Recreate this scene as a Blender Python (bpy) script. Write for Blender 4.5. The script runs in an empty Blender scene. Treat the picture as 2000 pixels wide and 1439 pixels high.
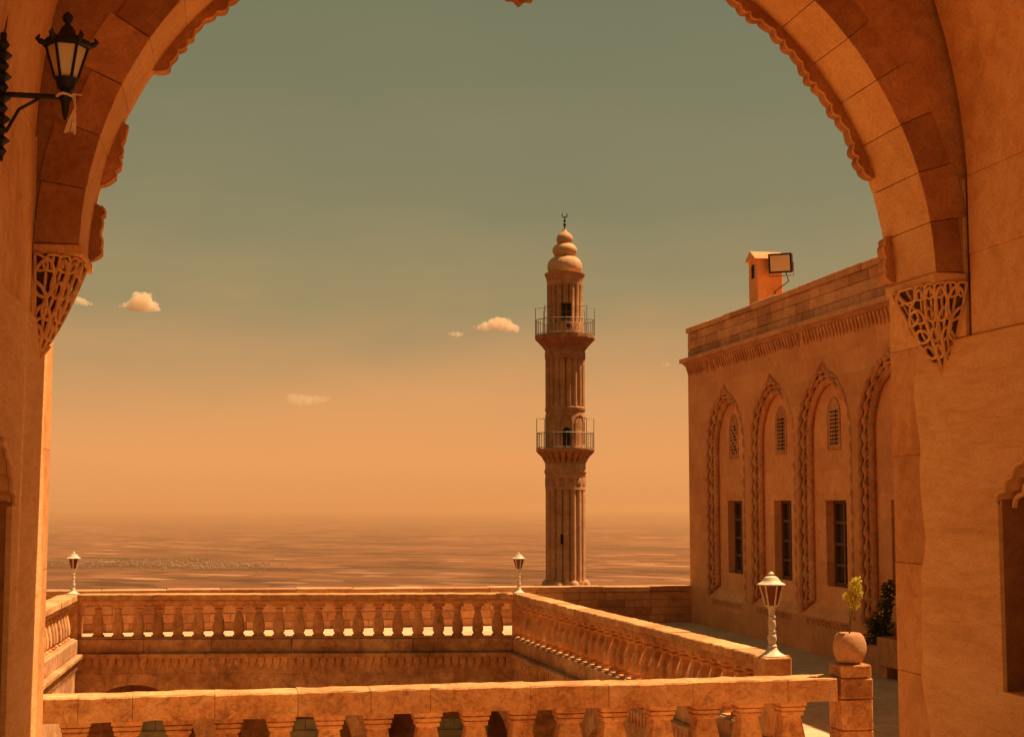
import bpy, bmesh, math, random
from mathutils import Vector, Matrix, noise as mnoise
random.seed(7)
R = math.radians
S = bpy.context.scene
COL = S.collection

# ------------------------------------------------------------------ camera
cam_d = bpy.data.cameras.new('camera'); cam = bpy.data.objects.new('camera', cam_d); COL.objects.link(cam)
cam.location = (0, 0, 2.35)
cam.rotation_euler = (R(90 + 5.21), 0, 0)
cam_d.sensor_width = 36; cam_d.lens = 52.2; cam_d.clip_start = 0.05; cam_d.clip_end = 200000
S.camera = cam
# ------------------------------------------------------------------ world
SUN_EL, SUN_AZ = 62.5, 17.0            # azimuth counted from +X towards +Y
w = bpy.data.worlds.new('World'); S.world = w; w.use_nodes = True
nt = w.node_tree; nt.nodes.clear()
out = nt.nodes.new('ShaderNodeOutputWorld'); bg = nt.nodes.new('ShaderNodeBackground')
sky = nt.nodes.new('ShaderNodeTexSky'); sky.sky_type = 'NISHITA'; sky.sun_disc = False
sky.sun_elevation = R(SUN_EL); sky.sun_rotation = R(90 - SUN_AZ); sky.altitude = 1000; sky.dust_density = 6.0
tc = nt.nodes.new('ShaderNodeTexCoord'); sep = nt.nodes.new('ShaderNodeSeparateXYZ')
ramp = nt.nodes.new('ShaderNodeValToRGB')
stops = [(0.0, (.82, .325, .095)), (.03, (.87, .355, .105)), (.062, (.76, .345, .108)), (.098, (.55, .305, .110)), (.135, (.365, .265, .108)),
         (.20, (.255, .225, .104)), (.27, (.215, .203, .097)), (.34, (.185, .185, .092)), (.55, (.165, .17, .09)), (1.0, (.15, .16, .09))]
EXPO = .78; stops = [(p, tuple(c / 2 ** EXPO for c in col)) for p, col in stops]
e = ramp.color_ramp.elements
e[0].position, e[0].color = stops[0][0], (*stops[0][1], 1)
e[1].position, e[1].color = stops[-1][0], (*stops[-1][1], 1)
for p, c in stops[1:-1]:
    x = e.new(p); x.color = (*c, 1)
L = nt.links.new
L(tc.outputs['Generated'], sep.inputs[0])
# drifting dust: large soft noise shifts the gradient a little
nz = nt.nodes.new('ShaderNodeTexNoise'); nz.inputs['Scale'].default_value = 5.5; nz.inputs['Detail'].default_value = 4
nz.inputs['Roughness'].default_value = .5
mp = nt.nodes.new('ShaderNodeMapping'); mp.inputs['Scale'].default_value = (1, 1, 3.0); mp.inputs['Location'].default_value = (.35, .1, .2)
L(tc.outputs['Generated'], mp.inputs[0]); L(mp.outputs[0], nz.inputs['Vector'])
m1 = nt.nodes.new('ShaderNodeMath'); m1.operation = 'MULTIPLY_ADD'; m1.inputs[1].default_value = .10; m1.inputs[2].default_value = -.05
L(nz.outputs['Fac'], m1.inputs[0])
mk = nt.nodes.new('ShaderNodeMapRange'); mk.inputs[1].default_value = 0.0; mk.inputs[2].default_value = .13   # no shift right at the horizon
L(sep.outputs['Z'], mk.inputs[0])
m2 = nt.nodes.new('ShaderNodeMath'); m2.operation = 'MULTIPLY'; L(m1.outputs[0], m2.inputs[0]); L(mk.outputs[0], m2.inputs[1])
m3 = nt.nodes.new('ShaderNodeMath'); m3.operation = 'ADD'; L(sep.outputs['Z'], m3.inputs[0]); L(m2.outputs[0], m3.inputs[1])
L(m3.outputs[0], ramp.inputs[0])
vs = nt.nodes.new('ShaderNodeVectorMath'); vs.operation = 'SCALE'; vs.inputs['Scale'].default_value = .05
L(sky.outputs[0], vs.inputs[0])
mx = nt.nodes.new('ShaderNodeMixRGB'); mx.inputs[0].default_value = .93
L(vs.outputs[0], mx.inputs[1]); L(ramp.outputs[0], mx.inputs[2])
L(mx.outputs[0], bg.inputs['Color']); bg.inputs['Strength'].default_value = 1.0
L(bg.outputs[0], out.inputs[0])
# ------------------------------------------------------------------ sun
sd = bpy.data.lights.new('sun', 'SUN'); sd.energy = 5.0; sd.angle = R(.55); sd.color = (1, .71, .44)
so = bpy.data.objects.new('sun', sd); COL.objects.link(so)
sv = Vector((math.cos(R(SUN_EL)) * math.cos(R(SUN_AZ)), math.cos(R(SUN_EL)) * math.sin(R(SUN_AZ)), math.sin(R(SUN_EL))))
so.rotation_euler = sv.to_track_quat('Z', 'Y').to_euler(); so.location = (20, 10, 40)
# ------------------------------------------------------------------ picture
S.view_settings.view_transform = 'Standard'; S.view_settings.look = 'None'
S.view_settings.exposure = EXPO; S.view_settings.gamma = 1; S.view_settings.use_curve_mapping = False
S.render.engine = 'CYCLES'
S.cycles.max_bounces = 8; S.cycles.diffuse_bounces = 5; S.cycles.volume_bounces = 5; S.cycles.transparent_max_bounces = 12
S.cycles.use_denoising = True; S.cycles.sample_clamp_indirect = 4

# ================================================================== materials
MATS = {}
def nodes(name):
    m = bpy.data.materials.new(name); m.use_nodes = True
    t = m.node_tree; b = t.nodes['Principled BSDF']; b.inputs['Roughness'].default_value = .9
    b.inputs['Specular IOR Level'].default_value = .2
    MATS[name] = m
    return m, t, b
def noise_node(t, scale, detail=4, rough=.6, vec=None, dist=0):
    n = t.nodes.new('ShaderNodeTexNoise'); n.inputs['Scale'].default_value = scale; n.inputs['Detail'].default_value = detail
    n.inputs['Roughness'].default_value = rough; n.inputs['Distortion'].default_value = dist
    if vec is not None: t.links.new(vec, n.inputs['Vector'])
    return n
def ramp_node(t, fac, pts):
    r = t.nodes.new('ShaderNodeValToRGB'); el = r.color_ramp.elements
    el[0].position, el[0].color = pts[0][0], (*pts[0][1], 1)
    el[1].position, el[1].color = pts[-1][0], (*pts[-1][1], 1)
    for p, c in pts[1:-1]:
        k = el.new(p); k.color = (*c, 1)
    t.links.new(fac, r.inputs[0]); return r
def mixc(t, fac, a, b, mode='MIX'):
    x = t.nodes.new('ShaderNodeMixRGB'); x.blend_type = mode
    for s, v in ((0, fac), (1, a), (2, b)):
        if hasattr(v, 'is_output'): t.links.new(v, x.inputs[s])
        elif isinstance(v, (int, float)): x.inputs[s].default_value = v
        else: x.inputs[s].default_value = (*v, 1)
    return x.outputs[0]
G3 = lambda v: (v, v, v)

def stone(name, base, dark, light, stain=.35, bump=.5, sc=1.0, vary=.16, courses=None, grime=(.11, .055, .025), streak=False):
    m, t, b = nodes(name); Lk = t.links.new
    geo = t.nodes.new('ShaderNodeNewGeometry'); pos = geo.outputs['Position']
    oi = t.nodes.new('ShaderNodeObjectInfo')
    if streak:      # trowel marks run level along the wall
        mps = t.nodes.new('ShaderNodeMapping'); mps.inputs['Scale'].default_value = (.5, .5, 2.6); Lk(pos, mps.inputs[0]); pos = mps.outputs[0]
    n1 = noise_node(t, 1.1 * sc, 5, .6, pos); n2 = noise_node(t, 7 * sc, 6, .65, pos, .6); n3 = noise_node(t, 55 * sc, 3, .7, pos)
    add = t.nodes.new('ShaderNodeMath'); add.operation = 'MULTIPLY_ADD'; add.inputs[1].default_value = .5
    Lk(n2.outputs[0], add.inputs[0])
    half = t.nodes.new('ShaderNodeMath'); half.operation = 'MULTIPLY'; half.inputs[1].default_value = .5; Lk(n1.outputs[0], half.inputs[0])
    Lk(half.outputs[0], add.inputs[2])
    col = ramp_node(t, add.outputs[0], [(.38, dark), (.5, base), (.62, light)]).outputs[0]
    # fine speckle
    sp = ramp_node(t, n3.outputs[0], [(.3, G3(.76)), (.5, G3(1)), (.72, G3(1.13))]).outputs[0]
    col = mixc(t, .9, col, sp, 'MULTIPLY')
    # one stone differs from the next
    vr = ramp_node(t, oi.outputs['Random'], [(0, (1 - vary, 1 - vary * 1.15, 1 - vary * 1.3)), (.5, (1, 1, 1)), (1, (1 + vary * .6, 1 + vary * .7, 1 + vary * .7))]).outputs[0]
    col = mixc(t, 1, col, vr, 'MULTIPLY')
    # weather stains with a shape of their own
    ns = noise_node(t, 2.3 * sc, 8, .72, pos, 1.2)
    sf = ramp_node(t, ns.outputs[0], [(.53, G3(0)), (.7, G3(1))]).outputs[0]
    sm = t.nodes.new('ShaderNodeMath'); sm.operation = 'MULTIPLY'; sm.inputs[1].default_value = stain; Lk(sf, sm.inputs[0])
    col = mixc(t, sm.outputs[0], col, grime)
    # pits
    vo = t.nodes.new('ShaderNodeTexVoronoi'); vo.inputs['Scale'].default_value = 9 * sc; Lk(pos, vo.inputs['Vector'])
    pit = ramp_node(t, vo.outputs['Distance'], [(.045, G3(1)), (.075, G3(0))]).outputs[0]
    pm = t.nodes.new('ShaderNodeMath'); pm.operation = 'MULTIPLY'; pm.inputs[1].default_value = .45; Lk(pit, pm.inputs[0])
    col = mixc(t, pm.outputs[0], col, grime)
    hsum = t.nodes.new('ShaderNodeMath'); hsum.operation = 'MULTIPLY_ADD'; hsum.inputs[1].default_value = .35
    Lk(n3.outputs[0], hsum.inputs[0]); Lk(n2.outputs[0], hsum.inputs[2])
    height = hsum.outputs[0]
    if courses:
        # faint masonry joints of a wall whose stones are too far away to tell apart singly
        bw, bh, ax = courses
        dotu = t.nodes.new('ShaderNodeVectorMath'); dotu.operation = 'DOT_PRODUCT'; dotu.inputs[1].default_value = ax; Lk(pos, dotu.inputs[0])
        sx = t.nodes.new('ShaderNodeSeparateXYZ'); Lk(pos, sx.inputs[0])
        cb = t.nodes.new('ShaderNodeCombineXYZ'); Lk(dotu.outputs['Value'], cb.inputs[0]); Lk(sx.outputs['Z'], cb.inputs[1])
        br = t.nodes.new('ShaderNodeTexBrick'); br.inputs['Scale'].default_value = 1; br.inputs['Brick Width'].default_value = bw
        br.inputs['Row Height'].default_value = bh; br.inputs['Mortar Size'].default_value = .007; br.inputs['Mortar Smooth'].default_value = .6
        br.inputs['Color1'].default_value = (.86, .84, .82, 1); br.inputs['Color2'].default_value = (1.08, 1.09, 1.1, 1); br.inputs['Mortar'].default_value = (.9, .9, .9, 1)
        Lk(cb.outputs[0], br.inputs['Vector'])
        col = mixc(t, .75, col, br.outputs['Color'], 'MULTIPLY')
        sb = t.nodes.new('ShaderNodeMath'); sb.operation = 'MULTIPLY_ADD'; sb.inputs[1].default_value = -.5
        Lk(br.outputs['Fac'], sb.inputs[0]); Lk(height, sb.inputs[2]); height = sb.outputs[0]
    bp = t.nodes.new('ShaderNodeBump'); bp.inputs['Strength'].default_value = bump; bp.inputs['Distance'].default_value = .012
    Lk(height, bp.inputs['Height']); Lk(bp.outputs[0], b.inputs['Normal'])
    Lk(col, b.inputs['Base Color'])
    return m

U = Vector((math.cos(R(11)), math.sin(R(11)), 0)); V = Vector((-math.sin(R(11)), math.cos(R(11)), 0)); Z = Vector((0, 0, 1))
BASE, DARK, LIGHT = (.60, .285, .098), (.46, .195, .06), (.70, .36, .14)
M_wall = stone('hall_stone', (.76, .37, .122), (.62, .27, .08), (.82, .44, .17), stain=.14, bump=.6, sc=1.1, vary=.07)
M_vous = stone('voussoir_stone', (.44, .175, .055), (.33, .115, .034), (.53, .225, .075), stain=.35, bump=.9, vary=.42)  # own dark patches, plus the arch face's shade put into the colour
M_band = stone('soffit_stone', (.72, .355, .12), (.64, .30, .095), (.78, .41, .15), stain=.1, bump=.4, vary=.06)  # paler copy of the arch stone, bounce light put into the colour
M_carve = stone('carved_stone', (.70, .35, .12), (.60, .28, .09), (.76, .40, .15), stain=.1, bump=.3, sc=2)
M_shade_ground = stone('painted_shade_ground', (.16, .065, .022), (.11, .045, .015), (.22, .09, .03), stain=.2, bump=.3, sc=2)  # dark colour paints in shade behind the carving and in the corner slot
M_soot_shade = stone('soot_and_shade_niche_stone', (.34, .13, .04), (.25, .09, .027), (.42, .17, .055), stain=.3, bump=.6)  # niche lining: soot and the shade of the recess, both in the colour
M_rail = stone('rail_stone', (.69, .32, .112), (.44, .17, .052), (.80, .43, .17), stain=.6, bump=1.3, sc=2.6, vary=.18)
M_rail2 = stone('old_rail_stone', (.62, .285, .10), (.42, .165, .05), (.74, .385, .15), stain=.55, bump=.7, sc=1.2)
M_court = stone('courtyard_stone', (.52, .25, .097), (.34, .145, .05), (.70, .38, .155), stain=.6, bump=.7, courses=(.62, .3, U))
M_build = stone('building_stone', (.76, .32, .115), (.68, .265, .09), (.82, .375, .145), stain=.12, bump=.4, courses=(.74, .36, -V))
M_bcarve = stone('building_carving', (.60, .265, .105), (.44, .175, .062), (.70, .34, .14), stain=.3, bump=.7, sc=2)
M_bpar = stone('parapet_stone', (.60, .275, .115), (.47, .20, .08), (.68, .335, .145), stain=.35, bump=.5, vary=.28)
M_min = stone('minaret_stone', (.56, .265, .105), (.42, .18, .068), (.66, .33, .14), stain=.35, bump=.9, sc=1.2, courses=(.9, .30, Vector((1, 0, 0))))
M_mcarve = stone('minaret_carving', (.42, .18, .075), (.24, .095, .04), (.58, .27, .12), stain=.4, bump=1.0, sc=2.2)
M_dome = stone('dome_stone', (.60, .33, .15), (.50, .25, .11), (.68, .40, .19), stain=.12, bump=.3, sc=.6)
M_floor = stone('terrace_paving', (.56, .36, .19), (.45, .27, .135), (.66, .44, .24), stain=.12, bump=.3, courses=None)
M_pot = stone('pot_stone', (.62, .32, .135), (.50, .235, .09), (.70, .39, .17), stain=.18, bump=.6, sc=2)
M_jamb = stone('corner_stone', (.62, .265, .078), (.50, .19, .05), (.70, .325, .11), stain=.25, bump=.7, sc=1.4, vary=.1)
M_plaster = stone('lime_plaster', (.77, .385, .13), (.67, .31, .095), (.83, .445, .17), stain=.16, bump=.7, sc=1.2, vary=.02, streak=True)
M_mortar = stone('joint_mortar', (.40, .19, .075), (.30, .13, .05), (.48, .24, .1), stain=.3, bump=.4, sc=3)

def plain_mat(name, col, rough=.6, metal=0, spec=.3, nscale=20, var=.25):
    m, t, b = nodes(name)
    geo = t.nodes.new('ShaderNodeNewGeometry')
    n = noise_node(t, nscale, 4, .6, geo.outputs['Position'])
    r = ramp_node(t, n.outputs[0], [(.3, tuple(c * (1 - var) for c in col)), (.7, tuple(min(1, c * (1 + var)) for c in col))])
    t.links.new(r.outputs[0], b.inputs['Base Color'])
    b.inputs['Roughness'].default_value = rough; b.inputs['Metallic'].default_value = metal; b.inputs['Specular IOR Level'].default_value = spec
    return m
M_black = plain_mat('black_iron', (.012, .009, .007), .55)
M_iron = plain_mat('dark_iron', (.03, .022, .016), .5, .3)
M_white = plain_mat('cream_painted_metal', (.66, .52, .33), .5)
M_steel = plain_mat('grey_steel', (.30, .24, .17), .5, .4)
M_wood = plain_mat('brown_window_wood', (.15, .06, .028), .6)
M_void = plain_mat('painted_dark_inside', (.02, .011, .006), .9)  # near-black paint for the unlit insides of windows, holes, slots and doorway
M_green = plain_mat('grey_green_paint', (.20, .17, .085), .6, nscale=5)
M_soil = plain_mat('soil', (.06, .035, .02), .95)
M_rope = plain_mat('pale_rope', (.75, .50, .28), .9, nscale=60)
M_horn = plain_mat('grey_horn', (.42, .28, .16), .5)
M_cable = plain_mat('brown_cable', (.14, .055, .025), .6)
M_bark = plain_mat('thin_bark', (.20, .11, .05), .9)

m, t, b = nodes('window_glass'); b.inputs['Base Color'].default_value = (.035, .028, .016, 1); b.inputs['Roughness'].default_value = .12; b.inputs['Specular IOR Level'].default_value = .5; M_glass = m
m, t, b = nodes('amber_glass'); b.inputs['Base Color'].default_value = (.16, .035, .012, 1); b.inputs['Roughness'].default_value = .25; b.inputs['Specular IOR Level'].default_value = .4; M_amber = m
m, t, b = nodes('lamp_reflector'); b.inputs['Base Color'].default_value = (.75, .62, .42, 1); b.inputs['Roughness'].default_value = .2; b.inputs['Metallic'].default_value = .75; M_refl = m
m, t, b = nodes('frosted_glass')
tr = t.nodes.new('ShaderNodeBsdfTranslucent'); tr.inputs[0].default_value = (1, .86, .6, 1); df = t.nodes.new('ShaderNodeBsdfDiffuse'); df.inputs[0].default_value = (.95, .78, .5, 1)
ms = t.nodes.new('ShaderNodeMixShader'); ms.inputs[0].default_value = .55
t.links.new(df.outputs[0], ms.inputs[1]); t.links.new(tr.outputs[0], ms.inputs[2]); t.links.new(ms.outputs[0], t.nodes['Material Output'].inputs[0]); M_frost = m
def leaf_mat(name, c1, c2, c3):
    m, t, b = nodes(name); oi = t.nodes.new('ShaderNodeNewGeometry')
    r = ramp_node(t, oi.outputs['Random Per Island'], [(0, c1), (.5, c2), (1, c3)])
    t.links.new(r.outputs[0], b.inputs['Base Color']); b.inputs['Roughness'].default_value = .55
    tl = t.nodes.new('ShaderNodeBsdfTranslucent'); t.links.new(r.outputs[0], tl.inputs[0])
    ms = t.nodes.new('ShaderNodeMixShader'); ms.inputs[0].default_value = .35
    t.links.new(b.outputs[0], ms.inputs[1]); t.links.new(tl.outputs[0], ms.inputs[2]); t.links.new(ms.outputs[0], t.nodes['Material Output'].inputs[0])
    return m
M_leafy = leaf_mat('yellow_leaves', (.46, .36, .03), (.62, .50, .04), (.76, .60, .07))
M_leafd = leaf_mat('dark_leaves', (.05, .055, .014), (.085, .088, .022), (.15, .14, .035))

# ================================================================== mesh helpers
class MB:
    def __init__(s): s.v = []; s.f = []
    def add(s, vs, fs):
        o = len(s.v); s.v += [Vector(p) for p in vs]; s.f += [tuple(i + o for i in f) for f in fs]; return s
    def obox(s, c, ax, ay, az):          # oriented box from centre and half vectors
        c, ax, ay, az = Vector(c), Vector(ax), Vector(ay), Vector(az)
        vs = [c + i * ax + j * ay + k * az for i in (-1, 1) for j in (-1, 1) for k in (-1, 1)]
        return s.add(vs, [(0, 1, 3, 2), (4, 6, 7, 5), (0, 4, 5, 1), (2, 3, 7, 6), (0, 2, 6, 4), (1, 5, 7, 3)])
    def span(s, fn, a, b):               # box between two corners in a local frame fn(x,y,z)
        (x0, y0, z0), (x1, y1, z1) = a, b
        vs = [fn(x, y, z) for x in (x0, x1) for y in (y0, y1) for z in (z0, z1)]
        return s.add(vs, [(0, 1, 3, 2), (4, 6, 7, 5), (0, 4, 5, 1), (2, 3, 7, 6), (0, 2, 6, 4), (1, 5, 7, 3)])
    def prism(s, front, back):           # two outlines of equal length
        n = len(front)
        fs = [tuple(range(n)), tuple(range(2 * n - 1, n - 1, -1))] + [(i, i + n, (i + 1) % n + n, (i + 1) % n) for i in range(n)]
        return s.add(list(front) + list(back), fs)
    def lathe(s, prof, c=(0, 0, 0), seg=24, rf=None, caps=True):
        c = Vector(c); vs = []; fs = []
        for r, z in prof:
            for k in range(seg):
                a = 2 * math.pi * k / seg; rr = r * (rf(a, z) if rf else 1)
                vs.append(c + Vector((rr * math.cos(a), rr * math.sin(a), z)))
        for i in range(len(prof) - 1):
            for k in range(seg):
                k2 = (k + 1) % seg
                fs.append((i * seg + k, i * seg + k2, (i + 1) * seg + k2, (i + 1) * seg + k))
        if caps:
            fs.append(tuple(range(seg - 1, -1, -1))); o = (len(prof) - 1) * seg; fs.append(tuple(range(o, o + seg)))
        return s.add(vs, fs)
    def tube(s, pts, r, seg=8, closed=False, up=None):
        pts = [Vector(p) for p in pts]; n = len(pts)
        rs = r if isinstance(r, (list, tuple)) else [r] * n
        vs = []; fs = []; prev = None
        for i, p in enumerate(pts):
            a = pts[(i - 1) % n] if (closed or i > 0) else pts[i]; c = pts[(i + 1) % n] if (closed or i < n - 1) else pts[i]
            d = (c - a).normalized()
            if prev is None:
                g = Vector(up) if up else (Vector((0, 0, 1)) if abs(d.z) < .9 else Vector((1, 0, 0)))
            else: g = prev
            x = (g - d * g.dot(d)).normalized(); y = d.cross(x); prev = x
            for k in range(seg):
                t_ = 2 * math.pi * k / seg; vs.append(p + (x * math.cos(t_) + y * math.sin(t_)) * rs[i])
        m_ = n if closed else n - 1
        for i in range(m_):
            j = (i + 1) % n
            for k in range(seg):
                k2 = (k + 1) % seg; fs.append((i * seg + k, i * seg + k2, j * seg + k2, j * seg + k))
        if not closed:
            fs.append(tuple(range(seg - 1, -1, -1))); fs.append(tuple(range((n - 1) * seg, n * seg)))
        return s.add(vs, fs)
    def mesh(s, name, bevel=0, jit=0, sub=0, flat=True):
        me = bpy.data.meshes.new(name); bm = bmesh.new()
        vv = [bm.verts.new(p) for p in s.v]
        for f in s.f:
            try: bm.faces.new([vv[i] for i in f])
            except ValueError: pass
        bmesh.ops.recalc_face_normals(bm, faces=bm.faces)
        if sub: bmesh.ops.subdivide_edges(bm, edges=[e for e in bm.edges if e.calc_length() > sub], cuts=2, use_grid_fill=True)
        if bevel: bmesh.ops.bevel(bm, geom=[e for e in bm.edges if len(e.link_faces) == 2 and e.calc_face_angle(0) > .6], offset=bevel, segments=1, affect='EDGES', clamp_overlap=True)
        if jit:
            for q in bm.verts: q.co += Vector((random.uniform(-1, 1), random.uniform(-1, 1), random.uniform(-1, 1))) * jit
        bm.to_mesh(me); bm.free()
        if not flat:
            for p in me.polygons: p.use_smooth = True
        return me
    def build(s, name, mat, parent=None, bevel=0, jit=0, sub=0, smooth=False, **kw):
        return link(name, s.mesh(name, bevel, jit, sub, not smooth), mat, parent, **kw)

def tag(o, label=None, cat=None, group=None, kind=None):
    for k, x in (('label', label), ('category', cat), ('group', group), ('kind', kind)):
        if x: o[k] = x
    return o
def link(name, me, mat, parent=None, **kw):
    if not me.materials: me.materials.append(mat)
    o = bpy.data.objects.new(name, me); COL.objects.link(o)
    if parent is not None:
        o.parent = parent; o.matrix_parent_inverse = WORLD[parent.name].inverted()
    WORLD[o.name] = Matrix.Identity(4)
    return tag(o, **kw)
WORLD = {}
def thing(name, loc, label, cat, group=None, kind=None):
    o = bpy.data.objects.new(name, None); COL.objects.link(o); o.location = loc; o.empty_display_size = .2
    WORLD[o.name] = Matrix.Translation(Vector(loc))
    return tag(o, label, cat, group, kind)
def copy_at(src, parent, mw, name=None):     # a copy of a mesh part, placed by a world matrix
    c = src.copy(); COL.objects.link(c); c.parent = parent; c.matrix_parent_inverse = WORLD[parent.name].inverted(); c.matrix_basis = mw
    return c
def smooth_by_angle(o, ang=40):
    me = o.data
    for p in me.polygons: p.use_smooth = True
    me.set_sharp_from_angle(angle=R(ang))
    return o

OL = Vector((-2.55, 8.0, 0))
def P(u, v, z): return OL + U * u + V * v + Z * z          # frame of the hall: u across, v outwards
BC = Vector((3.58, 30.09, 0))
def WB(s, off, z): return BC - V * s + U * off + Z * z      # frame of the building's wall: s towards the viewer, off into the wall

# ================================================================== setting: plain, hillside, terrace
mb = MB()
ys = [-400, 60, 140, 300, 800, 1800, 3000, 5000, 9000, 14000, 22000, 40000, 90000]
zs = [-14, -14, -24, -70, -230, -400, -446, -450, -450, -450, -450, -450, -450]
xs = [-60000, -20000, -6000, -2000, -500, 0, 500, 2000, 6000, 20000, 60000]
vs = [(x, y, z) for y, z in zip(ys, zs) for x in xs]; nx = len(xs)
mb.add(vs, [(j * nx + i, j * nx + i + 1, (j + 1) * nx + i + 1, (j + 1) * nx + i) for j in range(len(ys) - 1) for i in range(nx - 1)])
m, t, b = nodes('plain_fields'); geo = t.nodes.new('ShaderNodeNewGeometry')
mpn = t.nodes.new('ShaderNodeMapping'); mpn.inputs['Rotation'].default_value = (0, 0, .5); t.links.new(geo.outputs['Position'], mpn.inputs[0])
def scaled(sx, sy):
    q = t.nodes.new('ShaderNodeMapping'); q.inputs['Scale'].default_value = (sx, sy, 0); t.links.new(mpn.outputs[0], q.inputs[0]); return q.outputs[0]
v1 = t.nodes.new('ShaderNodeTexVoronoi'); v1.inputs['Scale'].default_value = 1; v1.distance = 'CHEBYCHEV'; t.links.new(scaled(1 / 330, 1 / 150), v1.inputs['Vector'])
sc1 = t.nodes.new('ShaderNodeSeparateColor'); t.links.new(v1.outputs['Color'], sc1.inputs[0])
c1 = ramp_node(t, sc1.outputs[0], [(0, (.045, .018, .010)), (.2, (.10, .036, .016)), (.45, (.17, .064, .028)), (.8, (.185, .072, .033)), (.9, (.125, .048, .023)), (.96, (.25, .12, .06)), (1, (.35, .185, .10))]).outputs[0]
v2 = t.nodes.new('ShaderNodeTexVoronoi'); v2.inputs['Scale'].default_value = 1; v2.distance = 'CHEBYCHEV'; t.links.new(scaled(1 / 1100, 1 / 520), v2.inputs['Vector'])
sc2 = t.nodes.new('ShaderNodeSeparateColor'); t.links.new(v2.outputs['Color'], sc2.inputs[0])
c2 = ramp_node(t, sc2.outputs[1], [(0, (.5, .5, .52)), (.35, G3(.9)), (1, (1.25, 1.2, 1.15))]).outputs[0]
col = mixc(t, 1, c1, c2, 'MULTIPLY')
nl = noise_node(t, 1, 6, .6, scaled(1 / 2600, 1 / 2600)); c3 = ramp_node(t, nl.outputs[0], [(.35, (.7, .68, .62)), (.6, (1.1, 1.1, 1.1))]).outputs[0]
col = mixc(t, 1, col, c3, 'MULTIPLY'); t.links.new(col, b.inputs['Base Color']); b.inputs['Roughness'].default_value = 1; b.inputs['Specular IOR Level'].default_value = 0
M_plain = m
mb.build('ground', M_plain, kind='structure')

# terrace with the courtyard opening
HOLE = [Vector((-7.60, 26.30, 0)), Vector((.02, 26.60, 0)), Vector((3.0, 14.06, 0)), Vector((-5.37, 12.33, 0))]
FARL, FARR = Vector((-10.6, 27.05, 0)), BC + U * .6 + V * .15
OUT = [Vector((-10.6, 27.3, 0)), FARR + V * .5, P(11, -.5, 0), P(-7, -.5, 0)]
mb = MB()
for zt, flip in ((0, False), (-.5, True)):
    vs = [p + Z * zt for p in HOLE] + [p + Z * zt for p in OUT]
    mb.add(vs, [(i, (i + 1) % 4, (i + 1) % 4 + 4, i + 4) for i in range(4)])
mb.build('terrace_floor', M_floor, kind='structure')
mb = MB().span(P, (-1.2, -10, -.5), (7, -.502, -.004)); mb.build('hall_floor', M_floor, kind='structure')  # unseen end runs on roofless so its sunlit paving bounces light inside
mb = MB().add([p + Z * -4.6 + (p - Vector((-2.4, 19.8, 0))).normalized() * 1.2 for p in HOLE], [(0, 1, 2, 3)]); mb.build('courtyard_floor', M_floor, kind='structure')

# ================================================================== the arched hall
hall = thing('arched_hall', P(2.5, -.3, 0), 'shady vaulted stone hall whose big cusped arch frames the whole view', 'archway')
def brick(fn, a, b, mat, parent, name='stone_block', bevel=.008, jit=.0015):
    return MB().span(fn, a, b).build(name, mat, parent, bevel=bevel, jit=jit)
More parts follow.
